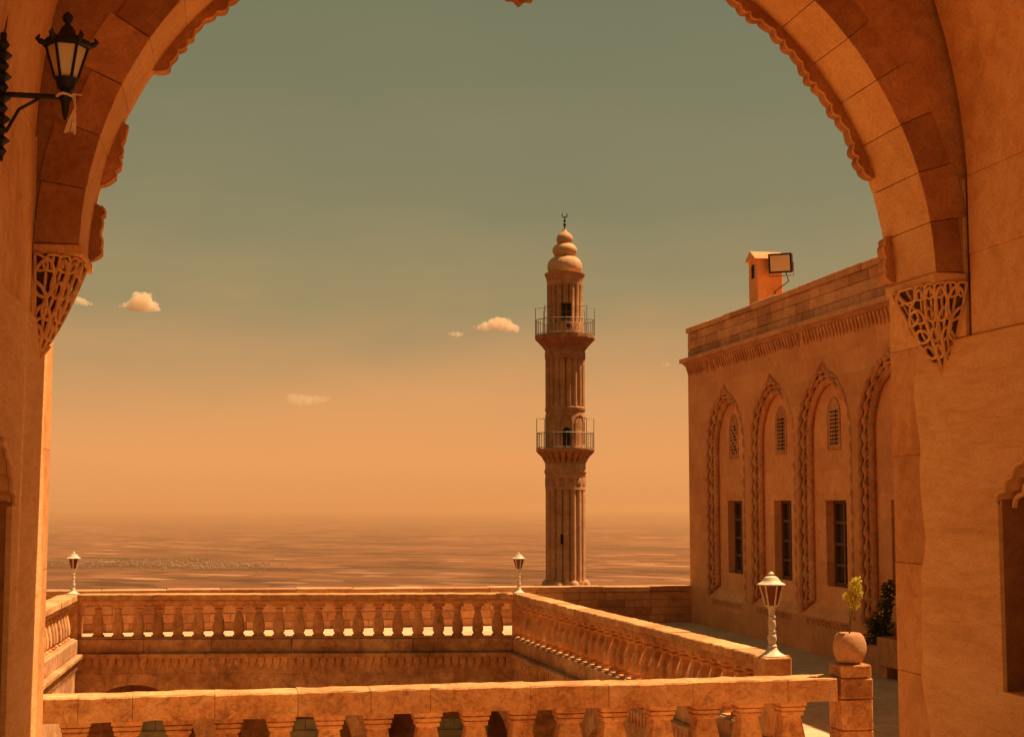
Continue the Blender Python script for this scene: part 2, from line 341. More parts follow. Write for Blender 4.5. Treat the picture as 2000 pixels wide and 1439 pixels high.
# side walls, stone by stone where they can be told apart; core behind
ZC = [0, .67, 1.33, 1.99, 2.65, 3.30, 3.76, 4.21]
for side in (0, 1):
    uf = 5.11 if side else .02          # face
    d = 1 if side else -1               # away from the opening
    core = MB().span(P, (uf + d * .32, -4.2, 0), (uf + d * 1.1, .30, 4.21)).build('side_wall', M_mortar, hall, label='%s side wall of the hall in large smooth stones' % ('right' if side else 'left'))
    nv0, nv1, nz0, nz1 = (-1.78, -.92, 1.35, 2.35) if side else (-2.10, -1.20, 1.20, 2.34)   # niche
    for k in range(7):
        z0, z1 = ZC[k], ZC[k + 1]
        v = .38 if k % 2 == 0 else .38
        first = True
        while v > -4.1:
            ln = (.42 if k % 2 else .95) if first else random.uniform(1.1, 1.5)
            if first and k >= 5: ln = .98
            v2 = max(-4.2, v - ln)
            if first and k >= 5: GAP = .062
            else: GAP = 0
            first = False
            if v2 < -3.9: v2 = -4.2
            j = .001 if side else .0006
            segs = [(v2 + j, v - j, z0 + j, z1 - j)]
            # cut the niche out of the stones
            def cut(seg):
                a, b_, c, d_ = seg
                if b_ <= nv0 or a >= nv1 or d_ <= nz0 or c >= nz1 + .30: return [seg]
                o = []
                if b_ > nv1: o.append((nv1, b_, c, d_))
                if a < nv0: o.append((a, nv0, c, d_))
                a2, b2 = max(a, nv0), min(b_, nv1)
                if c < nz0: o.append((a2, b2, c, nz0))
                if d_ > nz1 + .30: o.append((a2, b2, nz1 + .30, d_))
                return [q for q in o if q[1] - q[0] > .01 and q[3] - q[2] > .01]
            for (a, b_, c, d_) in cut(segs[0]):
                off = random.uniform(-.0025, .0025)
                brick(P, (uf + off * (1 if side else .3), a, c), (uf + d * .315, b_, d_), M_jamb if (k < 5 and b_ > .3) else M_wall, core, bevel=.003 if side else .002, jit=.0006)
            v = v2 - GAP
    # niche back and its carved stepped head
    nich = MB().span(P, (uf + d * .29, nv0 + .001, nz0), (uf + d * .316, nv1 - .001, nz1 + .3)).build('niche_back', M_soot_shade, hall)
    for va, vb in ((nv0, nv0 + .004), (nv1 - .004, nv1)): MB().span(P, (uf + d * .012, va, nz0), (uf + d * .29, vb, nz1 + .3)).build('niche_side', M_soot_shade, hall)
    cvn = (nv0 + nv1) / 2; hw = (nv1 - nv0) / 2
    # the head: stone plate with a stepped, lobed opening
    prof = [(hw, 0), (hw, .02), (hw - .02, .055), (hw - .06, .07), (hw - .10, .075), (hw - .11, .115), (hw - .14, .14), (hw - .18, .145), (hw - .20, .19), (hw - .24, .215), (hw - .28, .22), (hw - .33, .255), (0, .285)]
    for sgn in (1, -1):
        fr = [P(uf - d * .016, cvn + sgn * x, nz1 + y) for x, y in prof] + [P(uf - d * .016, cvn, nz1 + .299), P(uf - d * .016, cvn + sgn * hw, nz1 + .299)]
        bk = [P(uf + d * .10, cvn + sgn * x, nz1 + y) for x, y in prof] + [P(uf + d * .10, cvn, nz1 + .299), P(uf + d * .10, cvn + sgn * hw, nz1 + .299)]
        MB().prism(fr, bk).build('niche_head', M_carve, hall)
        MB().tube([P(uf - d * .022, cvn + sgn * x, nz1 + y) for x, y in prof], .014, 6).build('niche_moulding', M_carve, hall)
        MB().tube([P(uf + d * .06, cvn + sgn * (x - .05), nz1 + y - .02) for x, y in prof[:-1]], .016, 6).build('niche_moulding', M_carve, hall)
    MB().span(P, (uf + d * .022, -.663, 3.302), (uf + d * .31, -.602, 4.208)).build('painted_shade_strip', M_shade_ground, hall)  # dark strip painting in the shadow of the slot between wall and arch
    # coat of old lime plaster with a ragged outer edge, leaving the corner stones bare
    rw_ = random.Random(5 + side)
    zz = [.0] + [i * .06 for i in range(1, 55)] + [3.29]
    ed = []; e0 = -.02
    for z in zz:
        e0 += rw_.uniform(-.012, .012); e0 += (-.02 - e0) * .12
        ed.append(e0 + .035 * math.sin(z * 4.3 + side) + (.02 * math.sin(z * 11)))
    up_ = uf - d * .013; mbp = MB(); n_ = len(zz)
    mbp.add([P(up_, e, z) for e, z in zip(ed, zz)] + [P(up_, nv1, z) for z in zz] + [P(uf + d * .004, e + .006, z) for e, z in zip(ed, zz)],
            [(i, i + 1, n_ + i + 1, n_ + i) for i in range(n_ - 1)] + [(i, i + 1, 2 * n_ + i + 1, 2 * n_ + i) for i in range(n_ - 1)])
    for (a, b_, c_, d2) in ((nv0, nv1, 0, nz0), (nv0, nv1, nz1 + .30, 3.29), (-4.2, nv0, 0, 3.29)):
        mbp.add([P(up_, a, c_), P(up_, b_, c_), P(up_, b_, d2), P(up_, a, d2)], [(0, 1, 2, 3)])
    for (a, b_) in (((nv1, nz0), (nv1, nz1 + .3)), ((nv0, nz0), (nv0, nz1 + .3)), ((nv0, nz0), (nv1, nz0))):
        mbp.add([P(up_, *a), P(up_, *b_), P(uf + d * .01, *b_), P(uf + d * .01, *a)], [(0, 1, 2, 3)])
    mbp.add([P(up_, ed[-1], 3.29), P(up_, -4.2, 3.29), P(uf + d * .01, -4.2, 3.29), P(uf + d * .01, ed[-1], 3.29)], [(0, 1, 2, 3)])
    mbp.build('plaster_coat', M_plaster, hall)
# vault, its unseen back cut short so fill light gets in
def vault(x0, z0, rad, z):          # half width of the vault at height z
    return x0 - rad + math.sqrt(max(0, rad * rad - (z - z0) ** 2))
zv = [4.21 + i * .2 for i in range(16)]
UC = 2.565
prof = [(2.545 if z < 4.22 else vault(2.545, 4.1, 3.7, z), z) for z in zv]
prof = [p for p in prof if p[0] > .05] + [(0, 7.35)]
for sgn in (1, -1):
    inn = [(UC + sgn * x, z) for x, z in prof]; outp = [(UC + sgn * (x + .5), z + .25) for x, z in prof]
    outp[0] = (UC + sgn * 3.1, 4.21)
    mb = MB()
    n = len(inn)
    for vv0 in (-5.0, -.602):
        pass
    vsa = [P(a, -.664, z) for a, z in inn] + [P(a, -4.0, z) for a, z in inn] + [P(a, -.664, z) for a, z in outp] + [P(a, -4.0, z) for a, z in outp]
    fs = []
    for i in range(n - 1):
        fs += [(i, i + 1, n + i + 1, n + i), (2 * n + i, 3 * n + i, 3 * n + i + 1, 2 * n + i + 1), (n + i, n + i + 1, 3 * n + i + 1, 3 * n + i), (i, 2 * n + i, 2 * n + i + 1, i + 1)]
    mb.add(vsa, fs); smooth_by_angle(mb.build('vault', M_wall, hall))

# arch profile
AC, AR, AZ, ASP = .166, 2.18, 3.60, 3.66
def arch_pt(q):
    """q in 0..1 from springing to apex -> (half width, z) on the soffit line"""
    ang = -1
    Lc = AR * (R(60) - math.asin((ASP - AZ) / AR)); Ls = 1.25
    s = q * (Lc + Ls)
    if s < Lc:
        a = math.asin((ASP - AZ) / AR) + s / AR
        return AC + AR * math.cos(a), AZ + AR * math.sin(a), (math.cos(a), math.sin(a))
    a = R(60); x, z = AC + AR * math.cos(a), AZ + AR * math.sin(a); k = (s - Lc) / Ls
    return x * (1 - k), z + x * k * .62, (math.cos(R(62)), math.sin(R(62)))
AU = 2.585; T = .60
NV = 12
for side in (1, -1):
    for i in range(NV):
        q0, q1 = i / NV, (i + 1) / NV
        g = .0005
        rd = random.uniform(.16, .25)
        pts_in = []; pts_out = []
        for k in range(4):
            q = q0 + g + (q1 - q0 - 2 * g) * k / 3
            x, z, nn = arch_pt(q)
            pts_in.append((AU + side * x, z)); pts_out.append((AU + side * (x + nn[0] * rd), z + nn[1] * rd))
        poly = pts_in + pts_out[::-1]
        pr = random.uniform(.004, .016)
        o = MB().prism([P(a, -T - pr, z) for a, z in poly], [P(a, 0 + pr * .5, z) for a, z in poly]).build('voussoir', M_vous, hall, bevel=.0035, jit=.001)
        # soffit side of the ring coloured paler, painting in light bounced off the floor
        o.data.materials.append(M_band)
        for pl in o.data.polygons:
            c = pl.center; r_ = c - P(AU, 0, 0)
            uu = r_.dot(U) * side; zz = c.z
            x, z, nn = arch_pt((q0 + q1) / 2)
            if (uu - x) * nn[0] + (zz - z) * nn[1] < .03 and abs(pl.normal.dot(V)) < .5: pl.material_index = 1
    # masonry between the ring and the vault: spandrel with the facade above
    mb = MB(); N = 40; A = []; O = []
    for i in range(N + 1):
        x, z, nn = arch_pt(i / N)
        A.append((AU + side * (x + nn[0] * .14), z + nn[1] * .14))
        k = i / N
        O.append((AU + side * 7.6, 3.66 + k * 2 * 4.84) if k < .5 else (AU + side * 7.6 * (1 - (k - .5) * 2), 8.5))
    n = N + 1
    vsa = [P(a, -T + .004, z) for a, z in A] + [P(a, -T + .004, z) for a, z in O] + [P(a, -.006, z) for a, z in A] + [P(a, -.006, z) for a, z in O]
    fs = []
    for i in range(N): fs += [(i, i + 1, n + i + 1, n + i), (2 * n + i, 3 * n + i, 3 * n + i + 1, 2 * n + i + 1), (i, 2 * n + i, 2 * n + i + 1, i + 1), (n + i, n + i + 1, 3 * n + i + 1, 3 * n + i)]
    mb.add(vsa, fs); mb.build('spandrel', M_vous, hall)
    # outer facade below the springing
    u0, u1 = (5.42, AU + 7.6) if side > 0 else (-.29, AU - 7.6)
    MB().span(P, (u0, -T + .01, 0), (u1, -.01, 3.655)).build('facade', M_wall, hall)
    # springing slab above the corbel
    ui = AU + side * 2.345; uw = 5.12 if side > 0 else .01
    MB().span(P, (ui - side * .018, -T - .02, 3.605), (uw, .02, 3.658)).build('springer', M_band, hall, bevel=.008, jit=.002)
    # fill between springer and the ring behind
    # carved corbel: inverted half cone with a net of raised leaves
    zb, ztop = 3.12, 3.604; cv = -.318
    def corb(th, tt, offs=0, side=side, uw=uw):
        g_ = max(.03, tt ** .72); a_ = (.33 * g_) + offs; b_ = .235 * g_ + offs
        ex = .62; cs, sn = math.cos(th), math.sin(th)
        return P(uw - side * b_ * abs(sn) ** ex, cv + a_ * math.copysign(abs(cs) ** ex, cs), zb + (ztop - zb) * tt)
    mb = MB(); nt_, nth = 14, 28
    mb.add([corb(math.pi * j / nth, i / nt_, -.034 if i > 1 else -.01) for i in range(nt_ + 1) for j in range(nth + 1)],
           [(i * (nth + 1) + j, i * (nth + 1) + j + 1, (i + 1) * (nth + 1) + j + 1, (i + 1) * (nth + 1) + j) for i in range(nt_) for j in range(nth)])
    cb_ = mb.build('corbel', M_shade_ground, hall, smooth=True, label='%s carved corbel pierced with a net of leaves' % ('right' if side > 0 else 'left'))
    rows = [(.15, .28, 4, 0), (.33, .30, 5, .5), (.54, .34, 6, 0), (.76, .34, 8, .5), (.93, .18, 10, 0)]
    for tt, ht, cnt, sh in rows:
        for k in range(cnt + (1 if sh == 0 else 0)):
            thc = math.pi * (k + sh) / cnt
            wth = math.pi / cnt * .55
            pts = []
            lean = random.uniform(-.45, .45)
            for i in range(18):
                a_ = 2 * math.pi * i / 18
                y = math.sin(a_); xx = math.cos(a_) * (1 - .35 * y) * (1 if abs(y) < .9 else .6)
                th = min(math.pi - .02, max(.02, thc + wth * (xx + lean * y))); q = min(.99, max(.02, tt + ht * .56 * y))
                pts.append(corb(th, q, .004))
            MB().tube(pts, .0098 if tt < .9 else .008, 6, closed=True).build('carved_leaf', M_carve, cb_, smooth=True)
            if tt > .3:
                mid = [corb(min(math.pi - .02, max(.02, thc + lean * wth * s_)), min(.99, max(.02, tt + ht * .5 * s_)), -.008) for s_ in (-1, -.5, 0, .5, .9)]
                MB().tube(mid, [.004, .008, .010, .008, .004], 6).build('carved_leaf', M_carve, cb_, smooth=True)
    # stem running down below the corbel
    MB().tube([corb(math.pi / 2, .12, .0), P(uw - side * .012, cv, zb - .02), P(uw + side * .006, cv, zb - .22)], [.03, .018, .004], 8).build('corbel_tip', M_carve, hall, smooth=True)

# cusped fringe on the outer edge of the soffit
def fringe(side, s0, s1, name='cusp_fringe'):
    n = int((s1 - s0) / .012); o_in = []; o_out = []
    per = .085
    for i in range(n + 1):
        s = s0 + (s1 - s0) * i / n; x, z, nn = arch_pt(s / TOT)
        e_ = min(1, (s - s0) / .07, (s1 - s) / .05); e_ = max(0, e_)
        lob = abs(math.sin(math.pi * (s - s0) / per + .5 * math.sin(9 * s))) ** .6 * (.75 + .35 * math.sin(23 * s + 1))
        big = .5 + .5 * math.cos((s - s0) * 2 * math.pi / .68)
        r = (.035 + .030 * lob + .022 * big) * (e_ ** .45)
        o_out.append((AU + side * (x + nn[0] * .02), z + nn[1] * .02)); o_in.append((AU + side * (x - nn[0] * r), z - nn[1] * r))
    mb = MB()
    for i in range(n):
        q = [o_in[i], o_in[i + 1], o_out[i + 1], o_out[i]]
        f0 = [P(a, -.10, z) for a, z in q]; b0 = [P(a, -.012, z) for a, z in q]
        mb.add(f0 + b0, [(0, 1, 2, 3), (7, 6, 5, 4), (0, 4, 5, 1)] + ([(0, 3, 7, 4)] if i == 0 else []) + ([(1, 5, 6, 2)] if i == n - 1 else []))
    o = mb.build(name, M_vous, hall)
    # roll along the scalloped edge
    MB().tube([P(a, -.103, z) for a, z in o_in[1:-1]], .007, 6).build('fringe_edge', M_band, hall, smooth=True)
TOT = AR * (R(60) - math.asin((ASP - AZ) / AR)) + 1.25
for a, b_ in ((0.0, .32), (.42, .80), (1.13, TOT - .18)): fringe(-1, a, b_)
for a, b_ in ((0.01, .30), (.66, TOT - .18)): fringe(1, a, b_)
# hanging boss at the crown
mb = MB(); star = []
for i in range(16):
    a_ = 2 * math.pi * i / 16; rr = .115 if i % 2 == 0 else .085; star.append((AU + .045 + rr * math.sin(a_), 5.355 - rr * math.cos(a_)))
mb.prism([P(a, -.12, z) for a, z in star], [P(a, -.02, z) for a, z in star]); mb.span(P, (AU, -.10, 5.42), (AU + .09, -.03, 6.3))
mb.build('hanging_boss', M_vous, hall, bevel=.008)

# ================================================================== balustrades
def sq_lathe(prof, rnd=.5, seg=16):
    """baluster of softly squared section"""
    def rf(a, z):
        c, s = abs(math.cos(a)), abs(math.sin(a)); p = 2 / (1 - rnd) if rnd < 1 else 60
        return 1 / ((c ** p + s ** p) ** (1 / p))
    return MB().lathe(prof, seg=seg, rf=rf)
def balustrade(label, p0, p1, ztop, cop_h, depth, spacing, prof, mat, rmat, stone_len, first=.5, last=.5, beam=None, square=.62, jit=.004):
    p0, p1 = Vector(p0), Vector(p1); d = (p1 - p0); Ln = d.length; d.normalize(); nrm = Vector((-d.y, d.x, 0))
    b_ = thing('balustrade', p0, label, 'balustrade', 'stone balustrades round the sunken courtyard')
    fr = lambda x, y, z: p0 + d * x + nrm * y + Z * z
    x = 0
    while x < Ln - .02:                      # coping stones
        ln = random.uniform(*stone_len); x2 = Ln if x + ln > Ln - .35 else x + ln
        dz = random.uniform(-.004, .004); dy = random.uniform(-.006, .006)
        mb = MB(); ns = max(2, int((x2 - x) / .09)); xsn = [x + .002 + (x2 - x - .004) * i / ns for i in range(ns + 1)]
        sec = [(-depth / 2, ztop - cop_h), (-depth / 2, ztop - cop_h * .55), (-depth / 2, ztop - .012), (-depth / 2 + .012, ztop), (0, ztop), (depth / 2 - .012, ztop), (depth / 2, ztop - .012), (depth / 2, ztop - cop_h), (0, ztop - cop_h)]
        vs = []
        for xx in xsn:
            for (y, z) in sec: vs.append(fr(xx, y + dy + random.uniform(-jit, jit), z + dz + random.uniform(-jit, jit) * .8))
        k = len(sec); fs = [(i * k + j, i * k + (j + 1) % k, (i + 1) * k + (j + 1) % k, (i + 1) * k + j) for i in range(ns) for j in range(k)]
        fs += [tuple(range(k)), tuple(range(ns * k + k - 1, ns * k - 1, -1))]
        mb.add(vs, fs).build('rail_stone', rmat, b_)
        x = x2
    zb = ztop - cop_h
    if beam:
        MB().span(fr, (0, -depth / 2 + .035, zb - beam), (Ln, depth / 2 - .035, zb + .002)).build('rail_moulding', rmat, b_, bevel=.015, sub=0)
        zb -= beam
    MB().span(fr, (0, -depth / 2 + .03, .0), (Ln, depth / 2 - .03, .022)).build('base_strip', rmat, b_)
    me = None; n = int((Ln - first - last) / spacing + .001); src = None
    for i in range(n + 1):
        xx = first + i * spacing
        if src is None:
            H = zb - .015; pr = [(r, .015 + z * H) for r, z in prof]
            mbm = sq_lathe(pr, square, 16).mesh('baluster')
            src = link('baluster', mbm, mat, b_); smooth_by_angle(src, 35); o = src
        else: o = src.copy(); COL.objects.link(o); o.parent = b_
        o.matrix_parent_inverse = WORLD[b_.name].inverted()
        o.matrix_basis = Matrix.Translation(fr(xx + random.uniform(-.01, .01), random.uniform(-.008, .008), 0)) @ Matrix.Rotation(math.atan2(d.y, d.x) + random.uniform(-.03, .03), 4, 'Z') @ Matrix.Diagonal((random.uniform(.95, 1.05), random.uniform(.95, 1.05), 1, 1))
    return b_
PF = [(.105, 0), (.105, .06), (.085, .075), (.078, .12), (.092, .16), (.098, .17), (.10, .30), (.096, .40), (.078, .56), (.056, .72), (.052, .78), (.072, .82), (.074, .85), (.058, .87), (.075, .90), (.107, .925), (.107, 1)]
PN = [(.132, 0), (.132, .08), (.112, .10), (.125, .14), (.128, .22), (.122, .36), (.106, .55), (.088, .72), (.084, .765), (.098, .77), (.108, .785), (.108, .83), (.096, .835), (.097, .845), (.118, .855), (.120, .905), (.106, .91), (.107, .92), (.132, .93), (.132, 1)]
RT = .77
# far one
fl = Vector((-7.60, 26.30, 0)); fr_ = Vector((.02, 26.60, 0)); nrm = Vector((-.039, .999, 0)) * .15
far = balustrade('long shaded stone balustrade across the far side of the courtyard', fl + nrm + Vector((-.02, 0, 0)), fr_ + nrm + Vector((-.0, 0, 0)), RT, .10, .34, .352, PF, M_rail2, M_rail2, (.8, 1.3), first=.33, last=.1, beam=.075)
# left one (sunlit on the courtyard side)
nl_ = Vector((-5.37, 12.33, 0))
d = (nl_ - fl).normalized(); nrm = Vector((d.y, -d.x, 0)) * .17
if nrm.x > 0: nrm = -nrm
left = balustrade('sunlit stone balustrade along the left side of the courtyard', fl + nrm + d * .16, nl_ + nrm - d * .3, RT, .10, .34, .352, PF, M_rail2, M_rail2, (.8, 1.3), first=.3, last=.3, beam=.075)
# right one, ends in the lamp pier
re = Vector((2.62, 15.68, 0)); d = (re - fr_).normalized(); nrm = Vector((-d.y, d.x, 0)) * .15
if nrm.x < 0: nrm = -nrm
right = balustrade('shaded stone balustrade running down the right side of the courtyard', fr_ + nrm, re + nrm, RT, .10, .32, .352, PF, M_rail2, M_rail2, (.8, 1.3), first=.35, last=.25, beam=.075)
pc = re + nrm * .3 + d * .13
mb = MB().obox(pc + Z * (RT + .012) / 2, d * .15, nrm.normalized() * .15, Z * (RT + .012) / 2); pier1 = mb.build('end_pier', M_rail2, right, bevel=.012, jit=.002)
for q, who in ((fl + Vector((-.16, .14, 0)), far), (fr_ + Vector((.14, .15, 0)), right)):
    MB().obox(q + Z * (RT - .006) / 2, (.16, 0, 0), (0, .16, 0), Z * (RT - .006) / 2).build('corner_pier', M_rail2, who, bevel=.01)
# near one
n0 = Vector((-5.5, 12.13, 0)); n1 = Vector((2.93, 13.886, 0))
near = balustrade('heavy stone balustrade nearest the viewer with sunlit top', n0, n1, RT, .205, .33, .42, PN, M_rail, M_rail, (.42, .95), first=.235, last=.2, square=.86, jit=.006)
d = (n1 - n0).normalized(); nrm = Vector((-d.y, d.x, 0))
pp = n1 + d * .20
fp = lambda x, y, z: pp + d * x + nrm * y + Z * z
pil = thing('gate_pillar', pp, 'square stone pillar ending the near balustrade, with a round pot on top', 'pillar')
for z0, z1, h in ((0, .30, .152), (.30, .575, .152), (.578, .765, .155), (.768, .885, .148)):
    MB().span(fp, (-h, -h, z0), (h, h, z1 - .002)).build('stone_block', M_rail, pil, bevel=.012, jit=.003)
# round pot
pot = thing('round_pot', pp + Z * .885, 'round pale stone pot on the pillar, holding a small yellow shrub', 'plant pot')
pr = [(.085, 0), (.115, .02), (.142, .07), (.151, .13), (.147, .19), (.128, .245), (.105, .272), (.09, .278), (.065, .268), (.05, .245)]
o = MB().lathe(pr, pp + Z * .885, 28, rf=lambda a, z: 1 + .03 * math.sin(2 * a + 5 * z) + .015 * math.sin(5 * a + z * 20)).build('pot_body', M_pot, pot, smooth=True)
MB().lathe([(.0, .2), (.06, .255), (.058, .262)], pp + Z * .885, 14).build('pot_soil', M_soil, pot)

def leaf_cloud(mb, pts, size, flat=.5):
    for p in pts:
        a = Vector((random.gauss(0, 1), random.gauss(0, 1), random.gauss(0, 1) * .7)).normalized(); b_ = a.cross(Vector((random.gauss(0, 1), random.gauss(0, 1), random.gauss(0, 1)))).normalized()
        s = size * random.uniform(.6, 1.35)
        mb.add([p - a * s, p + b_ * s * flat * .6, p + a * s, p - b_ * s * flat * .6], [(0, 1, 2, 3)])
def shrub(name, base, stems, label, mat, leaf, n, crown, cat='shrub', stem_r=.008):
    th = thing(name, base, label, cat)
    base = Vector(base)
    mb = MB()
    for st in stems: mb.tube([base + Vector(q) for q in st], [stem_r * (1 - .5 * i / (len(st) - 1)) for i in range(len(st))], 6)
    mb.build('stem', M_bark, th, smooth=True)
    pts = []
    for (c, r, k) in crown:
        c = base + Vector(c)
        for _ in range(int(n * k)):
            q = Vector((random.gauss(0, 1), random.gauss(0, 1), random.gauss(0, 1))).normalized() * random.random() ** .45
            pts.append(c + Vector((q.x * r[0], q.y * r[1], q.z * r[2])))
    mb = MB(); leaf_cloud(mb, pts, leaf); mb.build('foliage', mat, th, kind='stuff')
    return th
shrub('potted_shrub', pp + Z * 1.135, [[(0, 0, 0), (.01, 0, .12), (.03, .01, .24), (.05, .01, .36)], [(0, 0, 0), (.02, .01, .14), (.05, .02, .26), (.085, .02, .42)], [(0, 0, .02), (.0, 0, .12), (.005, -.01, .25), (-.01, -.01, .33)]],
      'small yellow-leaved shrub growing in the round pot', M_leafy, .021, 170,
      [((.06, .01, .44), (.062, .06, .075), 1.1), ((-.005, 0, .36), (.055, .05, .05), .7), ((.05, .01, .29), (.055, .05, .06), .6), ((.10, 0, .39), (.04, .04, .07), .4), ((.08, 0, .51), (.05, .04, .03), .3)], stem_r=.006)

# ================================================================== courtyard walls below the balustrades
def court_wall(label, a, b_, arches, name='courtyard_wall', holes=True):
    a, b_ = Vector(a), Vector(b_); d = (b_ - a); Ln = d.length; d.normalize(); nn = Vector((d.y, -d.x, 0))
    cen = Vector((-2.4, 19.8, 0))
    if nn.dot(cen - a) < 0: nn = -nn                       # nn points into the courtyard
    f = lambda x, y, z: a + d * x + nn * y + Z * z
    th = thing(name, a + Z * -4.6, label, 'wall', 'walls of the sunken courtyard')
    # kerb band, cornice
    x = 0
    while x < Ln - .01:
        x2 = min(Ln, x + random.uniform(.9, 1.5))
        if Ln - x2 < .4: x2 = Ln
        MB().span(f, (x + .002, -.30, -.245), (x2 - .002, .012 + random.uniform(-.004, .004), -.006)).build('kerb_stone', M_court, th, bevel=.012, jit=.003); x = x2
    x = 0
    while x < Ln - .01:
        x2 = min(Ln, x + random.uniform(.7, 1.3))
        if Ln - x2 < .4: x2 = Ln
        MB().span(f, (x + .002, -.30, -.325), (x2 - .002, .115 + random.uniform(-.006, .006), -.248)).build('cornice_stone', M_court, th, bevel=.014, jit=.003); x = x2
    # carved drops under the cornice
    mb = MB(); n = int(Ln / .135)
    for i in range(n):
        x = (i + .5) * Ln / n
        prf = [(-.055, -.33), (.055, -.33), (.05, -.42), (.02, -.50), (0, -.53), (-.02, -.50), (-.05, -.42)]
        mb.prism([f(x + p, .035, z) for p, z in prf], [f(x + p * 1.1, -.01, z) for p, z in prf])
    mb.build('carved_frieze', M_court, th)
    # wall with arched openings
    prev = 0; mb = MB(); zt, zb = -.326, -4.6
    for (c, r, zs) in arches:
        pts = [(c - r, zb), (c - r, zs)] + [(c - r * math.cos(math.pi * i / 20), zs + r * math.sin(math.pi * i / 20)) for i in range(1, 20)] + [(c + r, zs), (c + r, zb)]
        mb.add([f(prev, 0, zb), f(prev, 0, zt), f(c - r, 0, zt), f(c - r, 0, zb)], [(0, 1, 2, 3)])
        for (x0, z0), (x1, z1) in zip(pts[1:-1], pts[2:]):
            if abs(x1 - x0) > 1e-5: mb.add([f(x0, 0, z0), f(x0, 0, zt), f(x1, 0, zt), f(x1, 0, z1)], [(0, 1, 2, 3)])
        for (x0, z0), (x1, z1) in zip(pts[:-1], pts[1:]): mb.add([f(x0, 0, z0), f(x1, 0, z1), f(x1, -1.7, z1), f(x0, -1.7, z0)], [(0, 1, 2, 3)])
        # ring of arch stones
        k = 15
        for i in range(k):
            t0, t1 = math.pi * i / k + .004, math.pi * (i + 1) / k - .004
            q = [(c - rr * math.cos(tt), zs + rr * math.sin(tt)) for rr, tt in ((r, t0), (r, t1), (r + .2, t1), (r + .2, t0))]
            MB().prism([f(x, .006, z) for x, z in q], [f(x, -.2, z) for x, z in q]).build('arch_stone', M_court, th)
        mb2 = MB().span(f, (c - r - .05, -1.74, zb), (c + r + .05, -1.702, zs + r + .05)); mb2.build('recess_back', M_court, th)
        prev = c + r
    mb.add([f(prev, 0, zb), f(prev, 0, zt), f(Ln, 0, zt), f(Ln, 0, zb)], [(0, 1, 2, 3)])
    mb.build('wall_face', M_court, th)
    return th, f
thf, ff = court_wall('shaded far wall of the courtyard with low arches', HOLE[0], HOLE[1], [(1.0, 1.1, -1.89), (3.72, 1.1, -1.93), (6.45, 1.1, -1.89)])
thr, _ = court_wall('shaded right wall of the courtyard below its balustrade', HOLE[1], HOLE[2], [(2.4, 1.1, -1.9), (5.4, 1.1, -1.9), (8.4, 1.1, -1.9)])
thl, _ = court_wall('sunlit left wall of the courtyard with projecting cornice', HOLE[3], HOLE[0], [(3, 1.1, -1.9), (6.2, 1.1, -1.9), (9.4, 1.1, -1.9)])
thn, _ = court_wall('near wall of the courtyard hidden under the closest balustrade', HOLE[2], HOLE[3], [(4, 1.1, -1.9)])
# plank doors in the arcade
for x0, x1, lab in ((1.32, 1.72, 'left'), (4.68, 5.12, 'middle'), (7.86, 8.2, 'right')):
    pass
for k, (xc, lab) in enumerate(((1.20, 'grey-green plank door in the left arch of the far courtyard wall'), (3.85, 'grey-green plank door in the middle arch of the far courtyard wall'), (6.7, 'grey-green plank door in the right arch of the far courtyard wall'))):
    dr = thing('plank_door', ff(xc, -.44, -4.6), lab, 'door', 'courtyard doors')
    for i in range(5): MB().span(ff, (xc - .5 + i * .2 + .004, -.445, -4.6), (xc - .5 + (i + 1) * .2 - .004, -.40 + random.uniform(-.004, .004), -1.45)).build('plank', M_green, dr, bevel=.004)
    MB().span(ff, (xc - .49, -.40, -1.75), (xc + .49, -.375, -1.65)).build('cross_rail', M_green, dr)
# stairs down into the courtyard from the gap beside the lamp pier
st = thing('stone_stair', Vector((2.6, 14.6, -4.6)), 'stone stair with sloping parapet going down into the courtyard behind the near balustrade', 'stairs')
dn = (HOLE[3] - HOLE[2]).normalized(); nb = Vector((-dn.y, dn.x, 0))
if nb.y < 0: nb = -nb
fs_ = lambda x, y, z: HOLE[2] + dn * x + nb * y + Z * z
for i in range(24):
    MB().span(fs_, (.05 + i * .29, .30, -4.6), (.05 + (i + 1) * .29 + .02, 1.5, -.17 * (i + 1) - .02)).build('step', M_floor, st, bevel=.008)
MB().prism([fs_(.0, 1.52, .02), fs_(6.9, 1.52, -4.0), fs_(6.9, 1.52, -4.5), fs_(0, 1.52, -.5)], [fs_(.0, 1.72, .02), fs_(6.9, 1.72, -4.0), fs_(6.9, 1.72, -4.5), fs_(0, 1.72, -.5)]).build('stair_parapet', M_rail2, st, bevel=.015)

# ================================================================== far parapet of the terrace
par = thing('terrace_parapet', Vector((-4, 28, 0)), 'low block-built parapet wall along the far edge of the terrace', 'parapet wall')
pa, pb = Vector((-10.6, 26.85, 0)), BC + Vector((.02, -.02, 0))
d = (pb - pa); Lp = d.length; d.normalize(); nrm = Vector((-d.y, d.x, 0))
fpar = lambda x, y, z: pa + d * x + nrm * y + Z * (z + .07 * (1 - min(1, x / Lp)) * (z / .72))
MB().span(fpar, (0, .014, -1), (Lp, .30, .60)).build('wall_core', M_mortar, par)
for k in range(4):
    z0 = .0 + k * .152; x = -.3 * (k % 2) * .7
    while x < Lp:
        x2 = x + random.uniform(.30, .58)
        if x2 > Lp - .15: x2 = Lp
        a, b_ = max(0, x), min(Lp, x2)
        MB().span(fpar, (a + .004, random.uniform(-.004, .004), z0 + .004), (b_ - .004, .2, z0 + .148)).build('stone_block', M_bpar, par, bevel=.009, jit=.002); x = x2
x = 0
